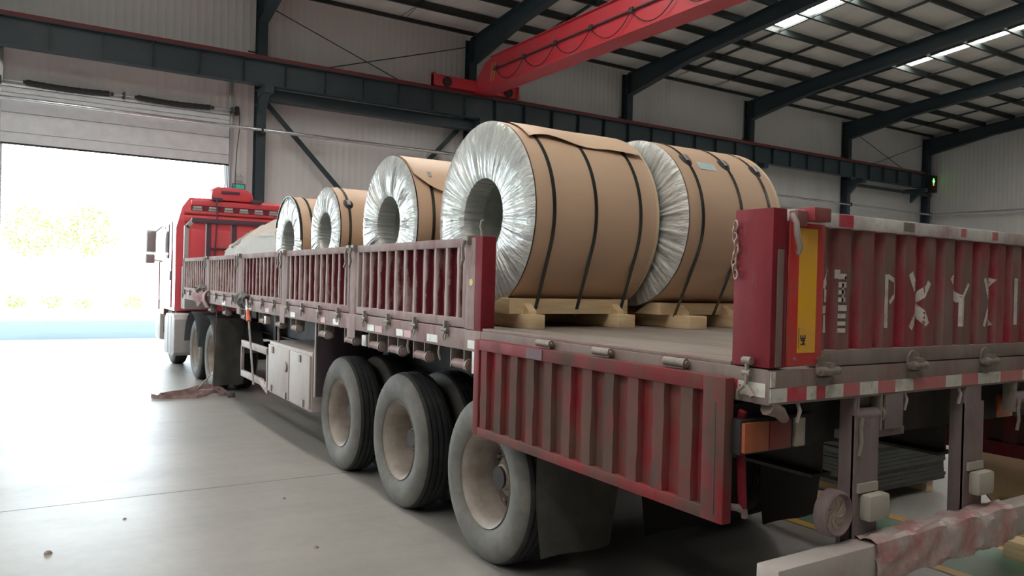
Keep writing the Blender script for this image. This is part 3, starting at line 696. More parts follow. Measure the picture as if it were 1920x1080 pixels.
# printed 3M turned on its side (strokes)
m = MB()
def glyph(mb, segs, ox, oz, s, y, w=.12, rot=False):
    for (a,b),(c2,d2) in segs:
        p, q = ((ox+a*s, y, oz+b*s),(ox+c2*s, y, oz+d2*s)) if not rot else ((ox+b*s, y, oz-a*s),(ox+d2*s, y, oz-c2*s))
        mb.bar(p, q, .0012, s*w, up=(0,0,1) if abs(p[0]-q[0]) > abs(p[2]-q[2]) else (1,0,0))
g3 = [((0,1),(.5,1)),((.5,1),(.5,0)),((0,.5),(.5,.5)),((0,0),(.5,0))]
gM = [((.75,0),(.75,1)),((.75,1),(1.05,.4)),((1.05,.4),(1.35,1)),((1.35,1),(1.35,0))]
glyph(m, g3+gM, gx0+.070, 1.578, .026, YB-.007, .2, True)
for q in range(9): m.box(gx0+.056, gx0+.060, YB-.0072, YB-.0062, 1.60-q*.009, 1.605-q*.009)
m.build('plate_print', M['ink'], tg)
# painted plate number: one character, then P X Y X 1, broken where the paint has flaked
def stroke(mb, x0_, z0_, x1_, z1_, w, steps=10):
    """paint stroke that follows the corrugation"""
    dx, dz = x1_-x0_, z1_-z0_; L = math.hypot(dx,dz); nx, nz = -dz/L*w/2, dx/L*w/2
    n_ = max(4, int(L/.010)); rows = []
    for i in range(n_+1):
        t = i/n_; row = []
        for s_ in (-1,-.33,.33,1):
            x = x0_+dx*t+nx*s_; z = z0_+dz*t+nz*s_; row.append((x, gate_y(x)-.0022, z))
        rows.append(row)
    mb.grid(rows)
GX = -.018
m = MB()
for s_ in ((2.655,1.76,2.69,1.83,.022),(2.675,1.82,2.72,1.835,.02),(2.672,1.755,2.672,1.705,.02),(2.655,1.675,2.70,1.678,.03),(2.675,1.655,2.672,1.585,.028),(2.70,1.655,2.70,1.59,.02),
           (2.735,1.835,2.735,1.80,.015),(2.735,1.808,2.785,1.808,.022),(2.78,1.81,2.78,1.795,.012),(2.735,1.775,2.785,1.775,.022),(2.735,1.745,2.775,1.745,.018),(2.735,1.715,2.78,1.715,.018),(2.762,1.78,2.762,1.705,.012),
           (2.735,1.682,2.79,1.682,.024),(2.735,1.650,2.785,1.650,.018),(2.735,1.620,2.785,1.620,.016),(2.735,1.592,2.785,1.592,.018)):
    g_ = GX if s_[0] < 2.73 else 0
    stroke(m, s_[0]+g_, s_[1], s_[2]+g_, s_[3], s_[4])
m.build('painted_character', M['white_paint'], tg, fix=False)
LET = {'P':((3.06,1.825,3.062,1.60,.024),(3.07,1.818,3.115,1.80,.02),(3.122,1.80,3.122,1.735,.012),(3.118,1.735,3.085,1.705,.018)),
       'X':((3.238,1.835,3.375,1.61,.034),(3.385,1.80,3.245,1.595,.028)),
       'Y':((3.568,1.828,3.665,1.72,.032),(3.715,1.80,3.668,1.735,.018),(3.668,1.735,3.668,1.60,.02)),
       'X2':((3.86,1.828,3.96,1.60,.022),(3.965,1.83,3.862,1.60,.022)),
       '1':((4.16,1.835,4.16,1.605,.034),)}
for k_, ss in LET.items():
    m = MB()
    for s_ in ss: stroke(m, *s_)
    m.build('painted_letter', M['white_paint'], tg, fix=False)
# big hinges under the tailgate
for x in (2.645, 3.265, 3.87, 4.47):
    m = MB(); m.cyl((x-.055,YB-.026,1.438),(x+.055,YB-.026,1.438),.018,14); m.cyl((x-.07,YB-.026,1.438),(x+.07,YB-.026,1.438),.009,10)
    m.prism([(x-.045,YB-.008,1.438)]+[(x+.045*math.cos(PI*t/8+PI)*1,YB-.008,1.46+.042*math.sin(PI*t/8)) for t in range(9)]+[(x+.045,YB-.008,1.438)], (0,.01,0))
    m.prism([(x+.042*math.cos(PI*t/8),YB-.010,1.41-.035*math.sin(PI*t/8)) for t in range(9)], (0,.012,0))
    m.box(x-.02, x+.02, YB-.04, YB, 1.43, 1.47)
    m.build('gate_hinge', M['hinge'], tr)
# reflective tape along the rear beam and the sides
segs = [(2.332,2.405,'w'),(2.405,2.490,'r'),(2.490,2.535,'w'),(2.535,2.585,'r'),(2.585,2.675,'w'),(2.675,2.775,'p'),(2.775,2.885,'w'),(2.885,3.0,'p'),(3.0,3.125,'w'),(3.125,3.38,'p'),(3.38,3.515,'w'),(3.515,3.66,'p'),(3.66,3.86,'w'),(3.86,4.1,'p'),(4.1,4.3,'w'),(4.3,4.6,'p'),(4.6,4.86,'w')]
# widths in world metres were read along the beam; scale them over its length
for a, b, k_ in ((2.335,2.43,'w'),(2.43,2.545,'r'),(2.545,2.605,'w'),(2.605,2.66,'r'),(2.66,2.775,'w'),(2.775,2.885,'p'),(2.885,3.01,'w'),(3.01,3.135,'p'),(3.135,3.27,'w'),(3.27,3.53,'p'),(3.53,3.665,'w'),(3.665,3.81,'p'),(3.81,4.02,'w'),(4.02,4.24,'p'),(4.24,4.46,'w'),(4.46,4.70,'p'),(4.70,4.87,'w')):
    MB().box(a, b, YB-.003, YB, 1.327, 1.379).build('reflective_tape', {'w':M['tape_white'],'r':M['tape_red'],'p':M['tape_pink']}[k_], tr, fix=False)
MB().box(2.335, 2.362, YB-.003, YB, 1.385, 1.443).build('reflective_tape', M['tape_white'], tr, fix=False)
t3 = MB().box(XS-.003, XS, 1.905, 2.035, 1.345, 1.397).build('reflective_tape', M['tape_white'], tr, fix=False)
MB().box(XS-.003, XS, 2.035, 2.09, 1.345, 1.40).build('reflective_tape', M['tape_red'], tr, fix=False)
m = MB()
for (a,b),(c2,d2) in g3+gM: m.bar((XS-.0036,2.027-a*.014,1.368+b*.012),(XS-.0036,2.027-c2*.014,1.368+d2*.012),.0012,.003,up=(0,0,1) if b == d2 else (0,1,0))
m.build('tape_print', M['ink'], t3)
for y, w_, k_ in ((5.78,.14,'w'),(5.62,.14,'p'),(5.22,.12,'w'),(5.08,.12,'p'),(4.68,.16,'w'),(4.12,.13,'w'),(6.6,.15,'w'),(6.95,.12,'p'),(7.9,.16,'w'),(8.9,.16,'p'),(9.7,.16,'w'),(11.2,.2,'w'),(13.2,.2,'w')):
    MB().box(XS-.003, XS+.001, y-w_/2, y+w_/2, 1.335, 1.385).build('reflective_tape', M['tape_white'] if k_ == 'w' else M['tape_pink'], tr, fix=False)

# chassis
for x in (3.02, 4.06):
    m = MB(); m.box(x, x+.14, 2.2, 13.4, 1.305, 1.32); m.box(x, x+.14, 2.2, 13.4, .90, .915); m.box(x+.064, x+.076, 2.2, 13.4, .915, 1.305); m.build('chassis_beam', M['dark_steel'], tr, fix=False)
y = 2.3
while y < 14.4:
    MB().box(XS+.07, XT-.07, y, y+.06, 1.30, 1.40).build('cross_member', M['dark_steel'], tr, fix=False); y += .62
for y in (4.14, 5.46, 6.78):
    MB().cyl((2.55,y,.512),(4.66,y,.512),.07,16).build('axle', M['dark_steel'], tr)
    for x in (3.09, 4.13):
        m = MB()
        for q in range(5):
            L = .55-.09*q; m.ribbon([(x, y+L*t, .66+.02*q*-1+.10*t*t) for t in (-1,-.6,-.2,.2,.6,1)], .08, .016, (1,0,0))
        m.build('leaf_spring', M['dark_steel'], tr)
        MB().box(x-.05, x+.05, y-.62, y-.5, .70, .92).build('spring_hanger', M['dark_steel'], tr, fix=False)
w0 = wheel(tr, 2.42, 4.14, 1); wi = wheel(tr, 2.755, 4.14, 1, False); wr_ = wheel(tr, 4.79, 4.14, -1); wri = wheel(tr, 4.455, 4.14, -1, False)
for dy in (1.32, 2.64):
    for q in (w0, wi, wr_, wri): link_copy(q, tr, (0, dy, 0))
# winches under the left beam
def winch(y, w_):
    m = MB(); x = XS+.035
    m.box(x-.03, x+.06, y-w_/2-.008, y-w_/2, 1.195, 1.32); m.box(x-.03, x+.06, y+w_/2, y+w_/2+.008, 1.195, 1.32); m.box(x+.055, x+.062, y-w_/2-.008, y+w_/2+.008, 1.25, 1.32)
    f_ = m.build('winch', M['hinge'], tr, fix=False)
    MB().cyl((x,y-w_/2-.05,1.222),(x,y+w_/2,1.222),.030,14).build('winch_roller', M['dustred'], f_)
    MB().lathe([(-.012,.012),(-.012,.042),(.012,.042),(.012,.012)], (x,y-w_/2-.03,1.222), 'Y', 12, 1).build('ratchet_wheel', M['hinge'], f_)
    return f_
w_first = winch(4.33, .17)
for y in (4.90, 5.35, 5.74, 6.3, 7.0, 7.9, 8.5, 9.2, 10.1, 11.2, 12.2): link_copy(w_first, tr, (0, y-4.33, 0))
for y in (4.62, 5.12): MB().tube([(XS+.03,y,1.32),(XS+.02,y,1.27),(XS+.03,y-.01,1.22)], .009, 6).build('rope_hook', M['hinge'], tr)
for y in (5.93, 9.0): MB().box(XS+.0, XS+.06, y-.045, y+.045, 1.20, 1.29).build('marker_light', M['clearlens'], tr, bevel=.006)
MB().box(XS+.01, XS+.04, 3.99, 4.15, 1.18, 1.33).build('white_tab', M['tape_white'], tr, bevel=.004)
# mud flaps, and a dark sheet for the shade between the wheels
def flap(x0_, x1_, y, z0_, z1_, m_, name='mud_flap_or_shade'):
    rows = []; n_ = 10
    for k in range(n_+1):
        z = z1_+(z0_-z1_)*k/n_; row = []
        for q in range(9):
            u = q/8; x = x0_+(x1_-x0_)*u; drop = 0
            if k > n_-3 and (q in (0,8)): x += (.03 if q == 0 else -.03)*(k-n_+3)/3
            row.append((x, y+.02*math.sin(u*4+k*.35)+.015*k/n_, z+.012*math.sin(u*6)*(k/n_)))
        rows.append(row)
    mb = MB().grid(rows); mb.grid([[(p[0],p[1]+.008,p[2]) for p in r] for r in rows]); return mb.build(name, m_, tr, fix=False)
flap(2.37, 2.93, 3.42, .245, 1.2, M['flap']); flap(4.18, 4.82, 3.42, .17, 1.25, M['blackflap'])
flap(3.2, 4.19, 3.5, .22, 1.28, M['blackflap'])  # added black sheet standing in for floor shadow, not a fitted flap
# tool box, mud guard, side guard
tb = MB().box(XS+.02, XS+.55, 7.30, 8.84, .440, 1.02).build('tool_box', M['toolbox'], tr, bevel=.01)
for a, b in ((7.32, 7.985), (8.01, 8.82)):
    dr = MB().box(XS, XS+.02, a, b, .465, .985).build('tool_box_door', M['toolbox'], tb, bevel=.006)
m = MB().cyl((XS-.02,8.10,.80),(XS,8.10,.80),.055,18); m.build('door_lock', M['hinge'], tb)
for y, z in ((7.62,.93),(8.62,.93),(7.5,.50),(8.1,.49),(8.66,.50)): MB().box(XS-.015, XS+.002, y-.03, y+.03, z-.03, z+.04).build('door_clip', M['hinge'], tb, fix=False)
MB().box(XS+.03, XS+.72, 7.225, 7.24, .60, 1.31).build('mud_guard', mat('purple_guard', (.075,.055,.075), .6), tr, fix=False)
MB().box(XS+.022, XS+.034, 7.22, 7.245, .60, 1.31).build('guard_edge', M['guard'], tr, fix=False)
g = empty('side_guard', (XS, 9.5, .5)); g.parent = tr; g.location = Vector((XS,9.5,.5))-ORG[tr]
bpy.data.objects.remove(g); ORG.pop(g, None)
m = MB().box(XS, XS+.04, 8.86, 10.13, .85, .93); m.box(XS, XS+.04, 9.15, 10.13, .475, .55); m.bar((XS+.02,9.15,.512),(XS+.02,8.84,.44),.04,.07); m.box(XS, XS+.04, 10.10, 10.13, .475, .93); m.box(XS,XS+.04,8.86,8.90,.45,.93)
m.build('side_guard', M['guard'], tr, bevel=.005)
MB().tube([(XS+.06,8.64,1.30),(XS+.06,8.62,.9)], .014, 8).build('support_rod', M['guard'], tr)
for x in (2.95, 4.12):
    m = MB().box(x, x+.13, 10.8, 10.93, .35, 1.3); m.box(x-.06, x+.19, 10.74, 10.99, .30, .34); m.build('landing_leg', M['dark_steel'], tr, fix=False)
# lamps, legs and bumper at the rear
lb = MB().box(2.298, 2.74, 1.99, 2.06, 1.115, 1.25).build('tail_lamp', M['black'], tr, bevel=.008)
MB().box(2.303, 2.442, 1.972, 1.992, 1.125, 1.24).build('amber_lens', M['amber'], lb, bevel=.006)
MB().box(2.446, 2.575, 1.972, 1.992, 1.125, 1.24).build('red_lens', M['redlens'], lb, bevel=.006)
MB().box(2.60, 2.66, 1.972, 1.992, 1.125, 1.24).build('clear_lens', M['clearlens'], lb, bevel=.006)
lbr = MB().box(4.40, 4.86, 1.99, 2.06, 1.115, 1.25).build('tail_lamp', M['black'], tr, bevel=.008)
MB().box(4.20, 4.34, 1.972, 1.992, 1.125, 1.24).build('amber_lens', M['amber'], lbr, bevel=.006)
MB().box(2.3, 4.86, 2.06, 2.12, 1.10, 1.30).build('lamp_bar', M['dark_steel'], tr, fix=False)
for x in (2.867, 3.715):
    m = MB(); m.box(x, x+.165, YB, YB+.02, .70, 1.245); m.box(x, x+.012, YB+.002, YB+.075, .70, 1.318)
    lg = m.build('bumper_leg', M['leg'], tr, bevel=.004)
    m = MB().box(x+.035, x+.175, YB-.055, YB, .812, .922); m.build('marker_lamp', M['lamp_grey'], lg, bevel=.018)
    m = MB().box(x+.02, x+.15, YB-.012, YB, .925, .962); m.build('lamp_plate', M['lamp_grey'], lg, fix=False)
m = MB().lathe([(.0,.0001),(.0,.072),(-.012,.078),(-.025,.082),(-.02,.09),(.01,.095),(.03,.095)], (2.745,YB+.0,.862), 'Y', 32); rr = m.build('round_reflector', M['leg'], tr)
m = MB()
for q in range(8):
    a = 2*PI*q/8; pts = []
    for t in range(6):
        rr_ = .014+.010*t; aa = a+.16*t; pts.append((2.745+rr_*math.cos(aa), YB-.003, .862+rr_*math.sin(aa)))
    m.tube(pts, [.002,.004,.005,.005,.004,.002], 6)
m.disc((2.745,YB-.001,.862),.073,'Y',32); m.build('swirl_lens', mat('swirl_lens', (.42,.33,.28), .5), rr)
MB().box(2.80, 2.86, YB+.01, YB+.03, .70, .86).build('reflector_bracket', M['dark_steel'], tr, fix=False)
MB().box(2.30, 4.90, YB-.09, YB+.01, .595, .738).build('bumper', M['bumper'], tr, bevel=.006)
# crumpled plastic wrapped round the bumper
m = MB(); rows = []
N1 = 70
for i in range(N1+1):
    u = i/N1; x = 2.88+1.12*u; row = []
    for k in range(24):
        a = 2*PI*k/24; cx_, cz_ = math.cos(a), math.sin(a)
        sq = 1/max(abs(cx_), abs(cz_)); sq = min(sq, 1.30)
        wob = 1+.06*math.sin(9*u*PI+k)+.05*math.sin(23*u+k*2.1)+rnd(-.03,.03)
        if abs(u-.60) < .012: wob -= .08
        row.append((x+rnd(-.002,.002), YB-.04+.062*cx_*sq*wob, .667+.086*cz_*sq*wob))
    rows.append(row)
m.grid(rows, wrap=True); m.build('bumper_wrap', M['poly'], tr, fix=False, angle=25)
# winch frame and mounting plates beneath the rear beam
m = MB(); 
for x in (2.885, 3.045): m.box(x-.006, x+.006, YB, YB+.06, 1.17, 1.318)
m.box(2.879, 3.051, YB+.052, YB+.06, 1.25, 1.318)
rwf = m.build('rear_winch', M['hinge'], tr, fix=False)
MB().cyl((2.885,YB+.03,1.235),(3.045,YB+.03,1.235),.032,16).build('winch_roller', M['leg'], rwf)
MB().lathe([(-.01,.012),(-.01,.035),(.01,.035),(.01,.012)], (3.065,YB+.03,1.235), 'X', 14).build('ratchet_wheel', M['hinge'], rwf)
MB().tube([(2.90,YB-.01,1.235),(2.89,YB-.01,1.19),(2.895,YB-.012,1.13),(2.88,YB-.01,1.08)], .008, 6).build('loose_chain', M['hinge'], rwf)
link_copy(rwf, tr, (1.30, 0, 0))
for x in (3.075, 3.72): MB().box(x, x+.13, YB, YB+.02, 1.17, 1.325).build('mount_plate', M['leg'], tr, bevel=.003)
MB().box(2.87, 3.25, YB+.02, YB+.10, 1.135, 1.172).build('step_bar', M['leg'], tr, bevel=.004)
for x in (2.52, 3.24, 3.68): MB().tube([(x,YB+.02,1.32),(x+.005,YB+.01,1.285),(x-.005,YB+.015,1.24)], .008, 6).build('rope_hook', M['guard'], tr)
m = MB(); m.tube([(2.36,YB+.03,1.31),(2.42,YB+.02,1.285),(2.45,YB+.02,1.255)], [.035,.026,.018], 10); m.build('corner_pipe', M['dustframe'], tr)
# headboard at the front of the deck
hb = MB(); yh = 14.53
hb.box(XS, XS+.07, yh-.035, yh+.035, 1.45, 2.60); hb.bar((XS+.035,yh,2.58),(XS+.145,yh,2.70),.07,.07); 
hbo = hb.build('headboard', M['head'], tr, fix=False)
hb = MB(); hb.box(XT-.07, XT, yh-.035, yh+.035, 1.45, 2.60); hb.bar((XT-.035,yh,2.58),(XT-.145,yh,2.70),.07,.07); hb.build('side_frame', M['head'], hbo, fix=False)
MB().box(XS+.12, XT-.12, yh-.04, yh+.04, 2.66, 2.75).build('top_beam', M['headdark'], hbo, bevel=.005)
for x in (2.69, 3.13, 3.62, 4.1, 4.5): MB().box(x, x+.09, yh-.02, yh+.035, 1.45, 2.67).build('upright', M['headdark'], hbo, fix=False)
MB().box(2.685, 2.70, yh-.035, yh-.02, 1.45, 2.65).build('upright', M['head'], hbo, fix=False)  # pale strip painting the lit left edge of the upright
MB().box(XS, XT, yh-.01, yh+.02, 1.45, 1.95).build('front_board', M['red_dusty_riblit'], hbo, fix=False)

# ------------------------------------------------------------------ tractor
tk = empty('truck_tractor', (3.6, 14.5, 0), 'red sleeper-cab tractor truck coupled to the trailer, in the doorway light', 'truck')
cxm = 3.605
side = [(15.60,1.05),(15.60,2.62),(15.64,3.02),(15.78,3.22),(16.9,3.30),(17.35,3.06),(17.78,1.95),(17.86,1.2),(17.84,.92),(16.95,.92),(16.9,1.05)]
m = MB(); rows = []
for fx in (-1,-.995,-.9,0,.9,.995,1):
    row = []
    for y, z in side:
        hw = 1.245-.16*max(0,(z-2.62))/.6-.14*max(0,z-3.08)/.2
        row.append((cxm+fx*hw, y, z))
    rows.append(row)
m.grid([r+[r[0]] for r in rows]); m.add(rows[0], [tuple(range(len(side)))]); m.add(rows[-1], [tuple(range(len(side)))[::-1]])
cab = m.build('cab', M['cab'], tk, angle=30)
# rear wall relief
for z0_, z1_, d_ in ((2.74,2.86,.03),(2.90,2.955,.015),(3.06,3.16,.02)):
    MB().box(2.50 if z0_ < 3 else 2.62, 4.71 if z0_ < 3 else 4.59, 15.60-d_, 15.66, z0_, z1_).build('rear_rib', M['cab'], cab, bevel=.012)
MB().box(2.62, 4.6, 15.588, 15.66, 2.957, 3.055).build('vent_recess', mat('vent_recess', (.20,.02,.035), .5), cab, fix=False)
for q in range(7):
    x = 2.65+.285*q; MB().box(x, x+.15, 15.572, 15.60, 3.015, 3.045).build('vent_strip', M['white_plastic'], cab, fix=False)
    MB().box(x-.01, x+.16, 15.578, 15.60, 2.962, 3.005).build('vent_slot', M['tank'], cab, fix=False)
for x0_, x1_ in ((2.62,3.0),(3.1,3.62),(3.72,4.2)): MB().box(x0_, x1_, 15.585, 15.62, 1.6, 2.60).build('rear_panel', M['cab'], cab, bevel=.015)
for z in (2.24, 2.06): MB().box(2.95, 4.3, 15.56, 15.60, z, z+.025).build('rear_bar', M['headdark'], cab, fix=False)
for x in (2.98, 3.72): MB().box(x, x+.20, 15.55, 15.66, 3.17, 3.235).build('roof_clamp', M['headdark'], cab, bevel=.008)
MB().tube([(3.06,15.55,3.2),(3.07,15.50,2.9),(3.05,15.50,2.4),(3.02,15.52,1.7)], .016, 8).build('air_hose', M['headdark'], tk)
m = MB().prism([(2.98,15.68,3.20),(3.02,15.68,3.42),(3.10,15.68,3.46),(3.62,15.68,3.45),(3.76,15.68,3.38),(3.80,15.68,3.20)], (0,.9,0)); m.build('roof_fairing', M['cab'], tk, bevel=.03)
MB().box(3.17, 3.52, 15.665, 15.70, 3.33, 3.385).build('fairing_slot', M['headdark'], tk, bevel=.01)
# left side of the cab
MB().prism([(2.352,16.42,2.05),(2.352,16.45,2.72),(2.375,17.05,2.74),(2.352,17.52,2.10)], (.02,0,0)).build('side_window', M['glass'], cab)
MB().box(2.335, 2.362, 16.05, 16.12, 1.62, 1.80).build('door_handle', M['headdark'], cab, bevel=.005)
m = MB(); m.box(2.345, 2.362, 15.98, 16.0, 1.1, 2.75); m.box(2.345,2.362,17.55,17.57,1.0,2.0); m.build('door_seam', M['headdark'], cab, fix=False)
m = MB().tube([(2.36,17.35,2.72),(2.26,17.45,2.62),(2.20,17.5,2.60)], .018, 8); mr = m.build('mirror_arm', M['white_plastic'], tk)
MB().tube([(2.36,17.35,2.0),(2.26,17.45,2.02),(2.20,17.5,2.04)], .018, 8).build('mirror_arm', M['white_plastic'], tk)
MB().box(2.08, 2.27, 17.46, 17.58, 2.18, 2.64).build('mirror_housing', M['white_plastic'], mr, bevel=.03)
MB().box(2.10, 2.25, 17.450, 17.463, 2.21, 2.61).build('mirror_glass', M['mirror'], mr, bevel=.004)
MB().box(2.07, 2.25, 17.46, 17.56, 1.95, 2.15).build('mirror_housing', M['white_plastic'], mr, bevel=.03)
MB().box(2.09, 2.23, 17.450, 17.463, 1.97, 2.13).build('mirror_glass', M['mirror'], mr, bevel=.004)
MB().box(2.34, 4.87, 17.3, 17.95, .38, .95).build('front_bumper', M['cab_side'], tk, bevel=.05)
m = MB(); rows = []
for t in range(9):
    a = PI*t/8; rows.append([(x, 16.25+.62*math.cos(a), .55+.62*math.sin(a)) for x in (2.36,2.85)])
m.grid(rows); rows2 = [[(p[0],16.25+(p[1]-16.25)*1.04,.55+(p[2]-.55)*1.04) for p in r] for r in rows]; m.grid(rows2); m.build('wheel_arch', M['fender'], tk, fix=False)
m = MB().prism([(2.20,14.55,.36),(2.20,14.52,.95),(2.20,14.62,1.03),(2.20,15.5,1.02),(2.20,15.66,.93),(2.20,15.66,.33),(2.20,15.55,.28),(2.20,14.65,.30)], (.6,0,0)); m.build('fuel_tank', M['tank'], tk, bevel=.03)
for y in (14.85, 15.2): MB().box(2.192, 2.2, y, y+.03, .33, 1.0).build('tank_strap', M['alu'], tk, bevel=.002)
MB().box(2.40, 4.8, 15.62, 17.2, .86, 1.06).build('cab_floor', M['dark_steel'], tk, fix=False)
for x in (3.15, 3.95): MB().box(x, x+.1, 11.6, 17.4, .78, 1.02).build('frame_rail', M['dark_steel'], tk, fix=False)
m = MB().box(2.95, 4.25, 11.9, 13.0, 1.10, 1.22); m.build('fifth_wheel', M['dark_steel'], tk, bevel=.01)
MB().box(2.45, 3.0, 15.1, 15.5, 1.10, 1.9).build('air_filter', M['tank'], tk, bevel=.03)
for yc_ in (12.42, 13.72):
    m = MB(); rows = []
    for t in range(11):
        a = PI*(.06+.88*t/10); rows.append([(x, yc_+.64*math.cos(a), .47+.64*math.sin(a)) for x in (2.34,3.05)])
    m.grid(rows); m.grid([[(p[0],yc_+(p[1]-yc_)*1.025,.47+(p[2]-.47)*1.025) for p in r] for r in rows]); m.build('fender', M['fender'], tk, fix=False)
d0 = wheel(tk, 2.40, 12.42, 1); d1 = wheel(tk, 2.735, 12.42, 1, False); d2 = wheel(tk, 4.81, 12.42, -1); d3 = wheel(tk, 4.475, 12.42, -1, False)
for q in (d0, d1, d2, d3): link_copy(q, tk, (0, 1.30, 0))
sw = wheel(tk, 2.40, 16.25, 1, False); sw2 = wheel(tk, 4.81, 16.25, -1, False)
for y in (12.42, 13.72): MB().cyl((2.6,y,.512),(4.6,y,.512),.09,14).build('drive_axle', M['dark_steel'], tk)
MB().cyl((2.5,16.25,.50),(4.7,16.25,.50),.06,12).build('steer_axle', M['dark_steel'], tk)
m = MB(); rows = [[(2.32+.42*u/6, 11.72+.01*math.sin(u*2+k), 1.12-.98*k/8) for u in range(7)] for k in range(9)]
m.grid(rows); m.grid([[(p[0],p[1]+.008,p[2]) for p in r] for r in rows]); m.build('rear_mud_flap', M['flap'], tk, fix=False)

# ------------------------------------------------------------------ coils
def film_disc(x, yc, zc, R, rb, facing, seed, bulge=.02):
    rg = random.Random(seed); mb = MB(); UV = []
    NA, NR = 260, 14
    am = [(rg.uniform(.2,1), rg.randint(18,90), rg.uniform(0,6.28)) for _ in range(14)]
    rows = []
    for j in range(NR+1):
        t = j/NR; r = rb+(R-rb)*t; row = []
        for k in range(NA):
            a = 2*PI*k/NA
            w_ = sum(q*math.sin(f*a+p+.9*t*math.sin(f+p)) for q,f,p in am)/5.0
            amp = .010*(.35+.65*math.sin(PI*min(1,t*1.0)))*(1 if t < .97 else .3)
            d_ = bulge*math.sin(PI*t)**.6+w_*amp
            row.append((x+facing*d_, yc+r*math.cos(a), zc+r*math.sin(a))); UV.append((k/NA, t))
        rows.append(row)
    for dep in (.03, .16):                                            # tucked into the bore
        row = []
        for k in range(NA):
            a = 2*PI*k/NA; rr_ = rb*(.985+.012*math.sin(37*a+dep*60)); row.append((x-facing*dep, yc+rr_*math.cos(a), zc+rr_*math.sin(a))); UV.append((k/NA, -dep))
        rows.insert(0, row); 
    # put UVs in the same order as rows
    UV2 = []
    nr = len(rows)
    for j, row in enumerate(rows):
        tt = (j-2)/NR if j >= 2 else (-.2 if j == 0 else -.05)
        UV2 += [(k/NA, tt) for k in range(NA)]
    mb.grid(rows, wrap=True); mb.uv = UV2
    return mb
def coil(name, label, X0, X1, yc, zc, R, rb, straps, seed, zbase, group='paper wrapped coils on the trailer', buckles=(), strap_to=None, flap=None, label_at=None, edge=True):
    root = empty(name, (( X0+X1)/2, yc, zc-R), label, 'coil', group)
    N = 96
    rows = [[(x, yc+R*math.cos(2*PI*k/N), zc+R*math.sin(2*PI*k/N)) for k in range(N)] for x in (X0+.012, X0+(X1-X0)*.33, X0+(X1-X0)*.66, X1-.012)]
    m = MB().grid(rows, wrap=True); m.grid([[(p[0], yc+(p[1]-yc)*(1-.006/R), zc+(p[2]-zc)*(1-.006/R)) for p in r] for r in rows], wrap=True)
    m.build('kraft_wrapper', M['kraft'], root, fix=False)
    film_disc(X0, yc, zc, R+.001, rb, -1, seed).build('end_film', M['film'], root, fix=True, angle=60)
    film_disc(X1, yc, zc, R+.001, rb, 1, seed+9).build('end_film', M['film'], root, fix=True, angle=60)
    MB().lathe([(X0+.10-X0,rb),(X1-X0-.10,rb)], (X0,yc,zc), 'X', 48).build('bore_lining', M['bore'], root, fix=False)
    if edge:
        MB().lathe([(0,R-.012),(0,R+.004),(.022,R+.004),(.022,R-.012)], (X1-.02,yc,zc), 'X', 96, closed=True).build('edge_board', M['edge'], root, fix=False)
    # straps: over the top, tangent down to a lashing point under the skid
    for x in straps:
        pts = []; rs = R+.004
        if strap_to:
            fy, fz = strap_to
            for sgn in (-1, 1):
                px_, pz_ = fy*sgn, fz-zc; d_ = math.hypot(px_, pz_); base = math.atan2(pz_, px_); off = math.acos(rs/d_)
                cand = base-off if sgn < 0 else base+off
                if sgn < 0: a0 = cand
                else: a1 = cand
            # going from front tangent over the top to rear tangent
            a0n = a0 % (2*PI); a1n = a1 % (2*PI)
            if a1n > a0n: a1n -= 2*PI
            pts.append((x, yc-fy, fz))
            for t in range(57):
                a = a0n+(a1n-a0n)*t/56; pts.append((x, yc+rs*math.cos(a), zc+rs*math.sin(a)))
            pts.append((x, yc+fy, fz))
        else:
            pts = [(x, yc+rs*math.cos(a), zc+rs*math.sin(a)) for a in [2*PI*t/72 for t in range(73)]]
        MB().ribbon(pts, .026, .004, (1,0,0)).build('steel_strap', M['strap'], root, angle=40)
    for x, deg in buckles:
        a = math.radians(180-deg); n_ = Vector((0, math.cos(a), math.sin(a))); t_ = Vector((0, -math.sin(a), math.cos(a))); X_ = Vector((1,0,0))
        c = Vector((x, yc, zc))+n_*(R+.003)
        m = MB(); rows = []
        for rr_ in (.0005, .022, .040, .052):
            row = []
            for k in range(20):
                q = 2*PI*k/20; u = rr_*math.cos(q); v = rr_*1.25*math.sin(q); h = (.010 if rr_ < .03 else .006 if rr_ < .045 else -.004)-v*v/(2*R)
                row.append(c+X_*u+t_*v+n_*h)
            rows.append(row)
        m.grid(rows, wrap=True); pd = m.build('buckle_pad', M['black'], root)
        m = MB(); m.ribbon([c+t_*v+n_*(.018-v*v/(2*R)) for v in (-.030,-.01,.01,.030)], .036, .008, (1,0,0)); m.build('strap_seal', M['alu'], pd)
    if flap:
        x0_, x1_, d0, d1, wav, rnd_ = flap; rows = []; nX, nA = 40, 14
        for i in range(nX+1):
            u = i/nX; x = x0_+(x1_-x0_)*u
            lo = d0+wav*math.sin(u*5.2+.6)+wav*.5*math.sin(u*11)
            if rnd_: lo += 16*max(0, 1-u/.25)**2+ 14*max(0,(u-.8)/.2)**2
            row = []
            for j in range(nA+1):
                a = math.radians(180-(lo+(d1-lo)*j/nA)); lift = .006+.016*(1-j/nA)**3*(1+.5*math.sin(u*9)); rr_ = R+lift
                row.append((x, yc+rr_*math.cos(a), zc+rr_*math.sin(a)))
            rows.append(row)
        m = MB().grid(rows); m.grid([[(p[0], yc+(p[1]-yc)*(1-.004/R), zc+(p[2]-zc)*(1-.004/R)) for p in r] for r in rows]); m.build('paper_flap', M['kraft'], root, fix=False)
